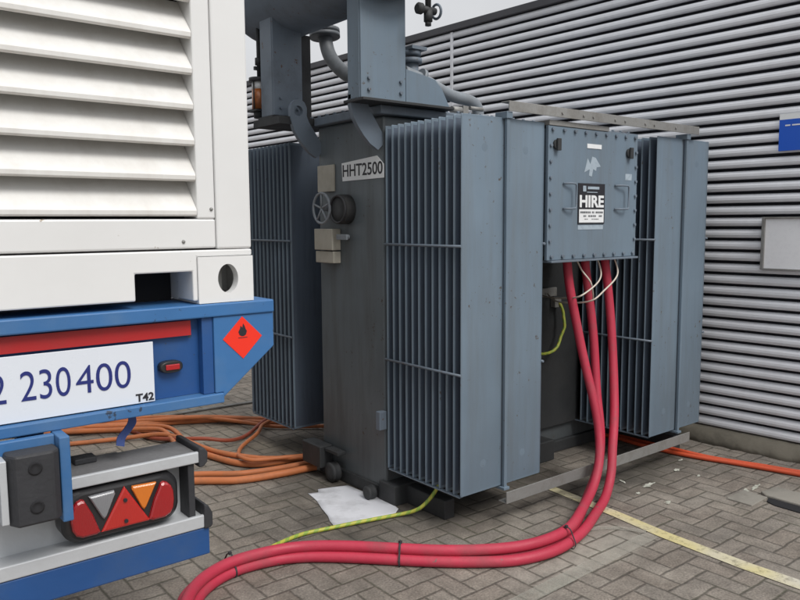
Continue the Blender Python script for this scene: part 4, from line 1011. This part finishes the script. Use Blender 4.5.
cable('earth_cable', [(1.50, 2.915, .0105), (1.592, 2.965, .0105), (1.762, 2.993, .0105), (1.919, 2.97, .0105), (2.121, 2.915, .0145), (2.260, 2.895, .011), (2.32, 2.85, .022), (2.375, 2.80, .060), (2.43, 2.77, .130), (2.47, 2.75, .22)], .0098, M['earth'], 'green yellow earth cable on the ground across the white sheet', 'cable', None, 10, 8, 18)

OG = 'orange cables heaped behind the trailer'
oc = [
 ([(0.6, 6.1, .024), (1.217, 5.70, .024), (1.597, 5.56, .024), (1.843, 5.42, .024), (2.103, 5.30, .024), (2.372, 5.16, .024), (2.62, 4.95, .024), (3.0, 4.8, .024)], .024, 'orange', 'orange cable nearest the wall running under the far radiator'),
 ([(0.8, 6.3, .022), (1.648, 5.66, .022), (1.95, 5.47, .023), (2.22, 5.27, .045), (2.44, 5.05, .024), (2.60, 4.85, .024), (2.9, 4.6, .024)], .022, 'orange', 'second orange cable from the wall, curving under the far radiator'),
 ([(0.7, 6.0, .022), (1.45, 5.60, .022), (1.772, 5.302, .022), (1.863, 5.06, .022), (1.896, 4.70, .022), (1.941, 4.328, .022), (2.039, 4.07, .022), (2.21, 3.99, .022), (2.5, 3.98, .022), (2.8, 3.95, .022)], .022, 'orange', 'orange cable sweeping round and ending under the tank behind the roller'),
 ([(0.7, 5.9, .022), (1.5, 5.50, .022), (1.857, 5.20, .022), (1.930, 4.90, .022), (1.955, 4.50, .030), (2.03, 4.19, .05), (2.19, 4.02, .035), (2.46, 3.93, .022), (2.8, 3.85, .022)], .021, 'orange', 'orange cable crossing over the brown cable towards the tank corner'),
 ([(0.9, 4.7, .021), (1.3, 4.36, .021), (1.755, 4.09, .021), (1.925, 3.95, .021), (2.163, 3.885, .021), (2.434, 3.86, .021), (2.7, 3.84, .021)], .020, 'orange', 'upper orange cable running from behind the lamp bar to the tank'),
 ([(0.9, 4.5, .024), (1.3, 4.22, .024), (1.705, 3.976, .024), (1.862, 3.84, .024), (2.1, 3.79, .024), (2.30, 3.77, .024), (2.34, 3.76, .024)], .024, 'orange', 'lowest orange cable on the paving, nearest the white sheet'),
 ([(1.2, 5.9, .016), (1.70, 5.508, .016), (1.775, 5.056, .016), (1.87, 4.80, .05), (2.009, 4.632, .066), (2.169, 4.58, .03), (2.376, 4.698, .016), (2.567, 4.847, .05), (2.8, 5.0, .03)], .015, 'rust', 'thin brown red cable looping over the orange cables'),
 ([(2.60, 4.80, .055), (2.478, 4.72, .050), (2.371, 4.567, .050), (2.192, 4.439, .030), (2.09, 4.30, .035), (2.021, 4.15, .062), (2.034, 4.02, .062), (2.2, 3.965, .058), (2.42, 3.92, .045), (2.8, 3.88, .03)], .015, 'orange', 'short orange cable bridging from the far radiator to the bend'),
 ([(1.3, 5.6, .020), (1.80, 5.15, .060), (1.87, 4.957, .063), (1.842, 4.73, .030), (1.752, 4.50, .020), (1.5, 4.2, .020), (1.1, 4.0, .020)], .018, 'orange', 'left of two orange cables turning back under the trailer'),
 ([(1.35, 5.7, .020), (1.86, 5.20, .062), (1.925, 4.957, .066), (1.900, 4.73, .050), (1.82, 4.50, .020), (1.6, 4.15, .020), (1.2, 3.85, .020)], .018, 'orange', 'right of two orange cables turning back under the trailer'),
 ([(0.9, 5.4, .018), (1.6, 5.15, .018), (1.83, 4.98, .055), (1.90, 4.72, .058), (1.97, 4.36, .045), (2.08, 4.10, .050), (2.25, 3.95, .05), (2.5, 3.90, .03), (2.8, 3.9, .02)], .017, 'orange', 'thinner orange cable riding on the inside of the long bend'),
 ([(1.0, 5.95, .018), (1.6, 5.63, .05), (2.0, 5.40, .06), (2.3, 5.12, .055), (2.5, 4.86, .03), (2.62, 4.7, .02), (2.9, 4.5, .02)], .015, 'orange', 'thin orange cable along the near edge of the furthest bundle'),
 ([(0.7, 6.2, .02), (1.5, 5.75, .02), (1.95, 5.36, .05), (2.2, 5.2, .066), (2.45, 5.02, .05), (2.7, 4.9, .02)], .019, 'orange', 'orange cable lying on top of the two furthest ones'),
]
for pts, r_, m_, lb in oc: r_ *= .88; cable('orange_cable' if m_ == 'orange' else 'brown_cable', pts, r_, M[m_], lb, 'cable', OG, 12)
OW = 'red orange cables along the foot of the wall'
cable('orange_cable', [(4.0, 3.3, .017), (4.25, 3.12, .017), (4.276, 2.958, .017), (4.253, 2.71, .017), (4.309, 2.391, .017), (4.397, 2.117, .017), (4.461, 1.853, .017), (4.504, 1.706, .017), (4.6, 1.2, .017), (4.5, .0, .017)], .0135, M['orange2'], 'red orange cable by the wall foot, the one further from the wall', 'cable', OW, 10)
cable('orange_cable', [(4.1, 3.4, .016), (4.32, 3.14, .016), (4.33, 2.843, .016), (4.310, 2.60, .028), (4.355, 2.36, .016), (4.445, 2.088, .016), (4.504, 1.884, .016), (4.555, 1.742, .016), (4.64, 1.2, .016), (4.56, .0, .016)], .0125, M['orange2'], 'red orange cable by the wall foot, the one closer to the wall', 'cable', OW, 10)
cable('conduit_pipe', [(.5, 5.63, .011), (1.342, 5.615, .011), (2.1, 5.590, .011), (2.811, 5.56, .011), (3.6, 5.53, .011)], .011, M['greysteel'], 'thin straight grey pipe on the paving behind the orange cables', 'pipe', None, 10)

# blue strap hanging from the trailer beam
b_ = MB(); sp = spline([(.634, YT + .02, 1.012), (.640, YT + .03, .985), (.630, YT + .035, .965), (.612, YT + .035, .945), (.606, YT + .03, .925)], 5)
for w_ in (0,):
    L_ = [p + Vector((-.011, 0, .004)) for p in sp]; Rr = [p + Vector((.011, .004, -.004)) for p in sp]
    vs = L_ + Rr + [p + Vector((0, .003, 0)) for p in L_] + [p + Vector((0, .003, 0)) for p in Rr]; n = len(sp)
    fs = []
    for i in range(n - 1): fs += [(i, i + 1, n + i + 1, n + i), (2 * n + i, 3 * n + i, 3 * n + i + 1, 2 * n + i + 1), (i, 2 * n + i, 2 * n + i + 1, i + 1), (n + i, n + i + 1, 3 * n + i + 1, 3 * n + i)]
    b_.add(vs, fs)
tag(b_.build('strap', M['strap'], None, base=(.63, YT + .02, 1.01)), 'short dark blue strap dangling below the trailer beam', 'strap')

# white sheet on the ground, slightly crumpled
outl = [(2.092, 3.457), (2.143, 3.430), (2.168, 3.475), (2.335, 3.42), (2.345, 3.25), (2.36, 3.05), (2.34, 2.96), (2.281, 2.915), (2.12, 2.95), (1.953, 2.988), (1.975, 3.06), (2.0, 3.113), (2.03, 3.22), (2.07, 3.33)]
import bmesh
bm = bmesh.new(); vs = [bm.verts.new((x, y, 0)) for x, y in outl]; bm.faces.new(vs)
bmesh.ops.triangulate(bm, faces=bm.faces); bmesh.ops.subdivide_edges(bm, edges=bm.edges, cuts=5, use_grid_fill=True)
from mathutils import noise
for v in bm.verts:
    h = noise.noise(Vector((v.co.x * 7, v.co.y * 7, 3))) * .006 + noise.noise(Vector((v.co.x * 22, v.co.y * 22, 1))) * .0025
    v.co.z = .0055 + h * .35
me = bpy.data.meshes.new('plastic_sheet')
for v in bm.verts: v.co -= Vector((2.15, 3.18, 0))
bm.normal_update()
for f in bm.faces:
    f.smooth = True
    if f.normal.z < 0: f.normal_flip()
bm.to_mesh(me); bm.free(); me.materials.append(M['sheet'])
o = bpy.data.objects.new('plastic_sheet', me); COL.objects.link(o); o.location = (2.15, 3.18, 0)
sm = o.modifiers.new('thickness', 'SOLIDIFY'); sm.thickness = .0015
tag(o, 'soiled white sheet lying on the paving beside the transformer tank', 'sheet')

# ------------------------------------------------------------------ light
w = bpy.data.worlds.new('World'); SC.world = w; w.use_nodes = True
nt = w.node_tree; N = nt.nodes; L = nt.links; N.clear()
sky = N.new('ShaderNodeTexSky'); sky.sky_type = 'NISHITA'; sky.sun_disc = False
SUN_EL, SUN_AZ = 50, 178          # azimuth of the sun measured clockwise from +Y
sky.sun_elevation = R(SUN_EL); sky.sun_rotation = R(SUN_AZ); sky.dust_density = 4; sky.air_density = 1.2; sky.ozone_density = 1
hsv = N.new('ShaderNodeHueSaturation'); hsv.inputs['Saturation'].default_value = .22; hsv.inputs['Value'].default_value = 1.0
tc = N.new('ShaderNodeTexCoord'); ns = N.new('ShaderNodeTexNoise'); ns.inputs['Scale'].default_value = 2.2; ns.inputs['Detail'].default_value = 6
mr = N.new('ShaderNodeMapRange'); mr.inputs[1].default_value = .3; mr.inputs[2].default_value = .7; mr.inputs[3].default_value = .9; mr.inputs[4].default_value = 1.08
mx = N.new('ShaderNodeMix'); mx.data_type = 'RGBA'; mx.blend_type = 'MULTIPLY'; mx.inputs[0].default_value = 1
cloud = N.new('ShaderNodeMix'); cloud.data_type = 'RGBA'; cloud.inputs[0].default_value = .75; cloud.inputs[7].default_value = (6.0, 6.08, 6.25, 1)
bg = N.new('ShaderNodeBackground'); bg.inputs['Strength'].default_value = .118; out = N.new('ShaderNodeOutputWorld')
L.new(sky.outputs[0], hsv.inputs['Color']); L.new(hsv.outputs[0], cloud.inputs[6]); L.new(cloud.outputs[2], mx.inputs[6])
L.new(tc.outputs['Generated'], ns.inputs['Vector']); L.new(ns.outputs[0], mr.inputs[0]); L.new(mr.outputs[0], mx.inputs[7])
sp_ = N.new('ShaderNodeSeparateXYZ'); L.new(tc.outputs['Generated'], sp_.inputs[0])
gr = N.new('ShaderNodeMapRange'); L.new(sp_.outputs[2], gr.inputs[0]); gr.inputs[1].default_value = 0; gr.inputs[2].default_value = 1; gr.inputs[3].default_value = .66; gr.inputs[4].default_value = 1.42
m4 = N.new('ShaderNodeMix'); m4.data_type = 'RGBA'; m4.blend_type = 'MULTIPLY'; m4.inputs[0].default_value = 1; L.new(mx.outputs[2], m4.inputs[6]); L.new(gr.outputs[0], m4.inputs[7])
L.new(m4.outputs[2], bg.inputs['Color']); L.new(bg.outputs[0], out.inputs[0])
sl = bpy.data.lights.new('sun', 'SUN'); sl.energy = 1.5; sl.angle = R(24); sl.color = (1, .97, .93)
so = bpy.data.objects.new('sun', sl); COL.objects.link(so)
az = R(SUN_AZ); el = R(SUN_EL)
d = Vector((math.sin(az) * math.cos(el), math.cos(az) * math.cos(el), math.sin(el)))
so.rotation_euler = d.to_track_quat('Z', 'Y').to_euler(); so.location = d * 20
SC.view_settings.view_transform = 'Standard'; SC.view_settings.look = 'None'; SC.view_settings.gamma = 1; SC.view_settings.use_curve_mapping = False
SC.view_settings.exposure = 0.38
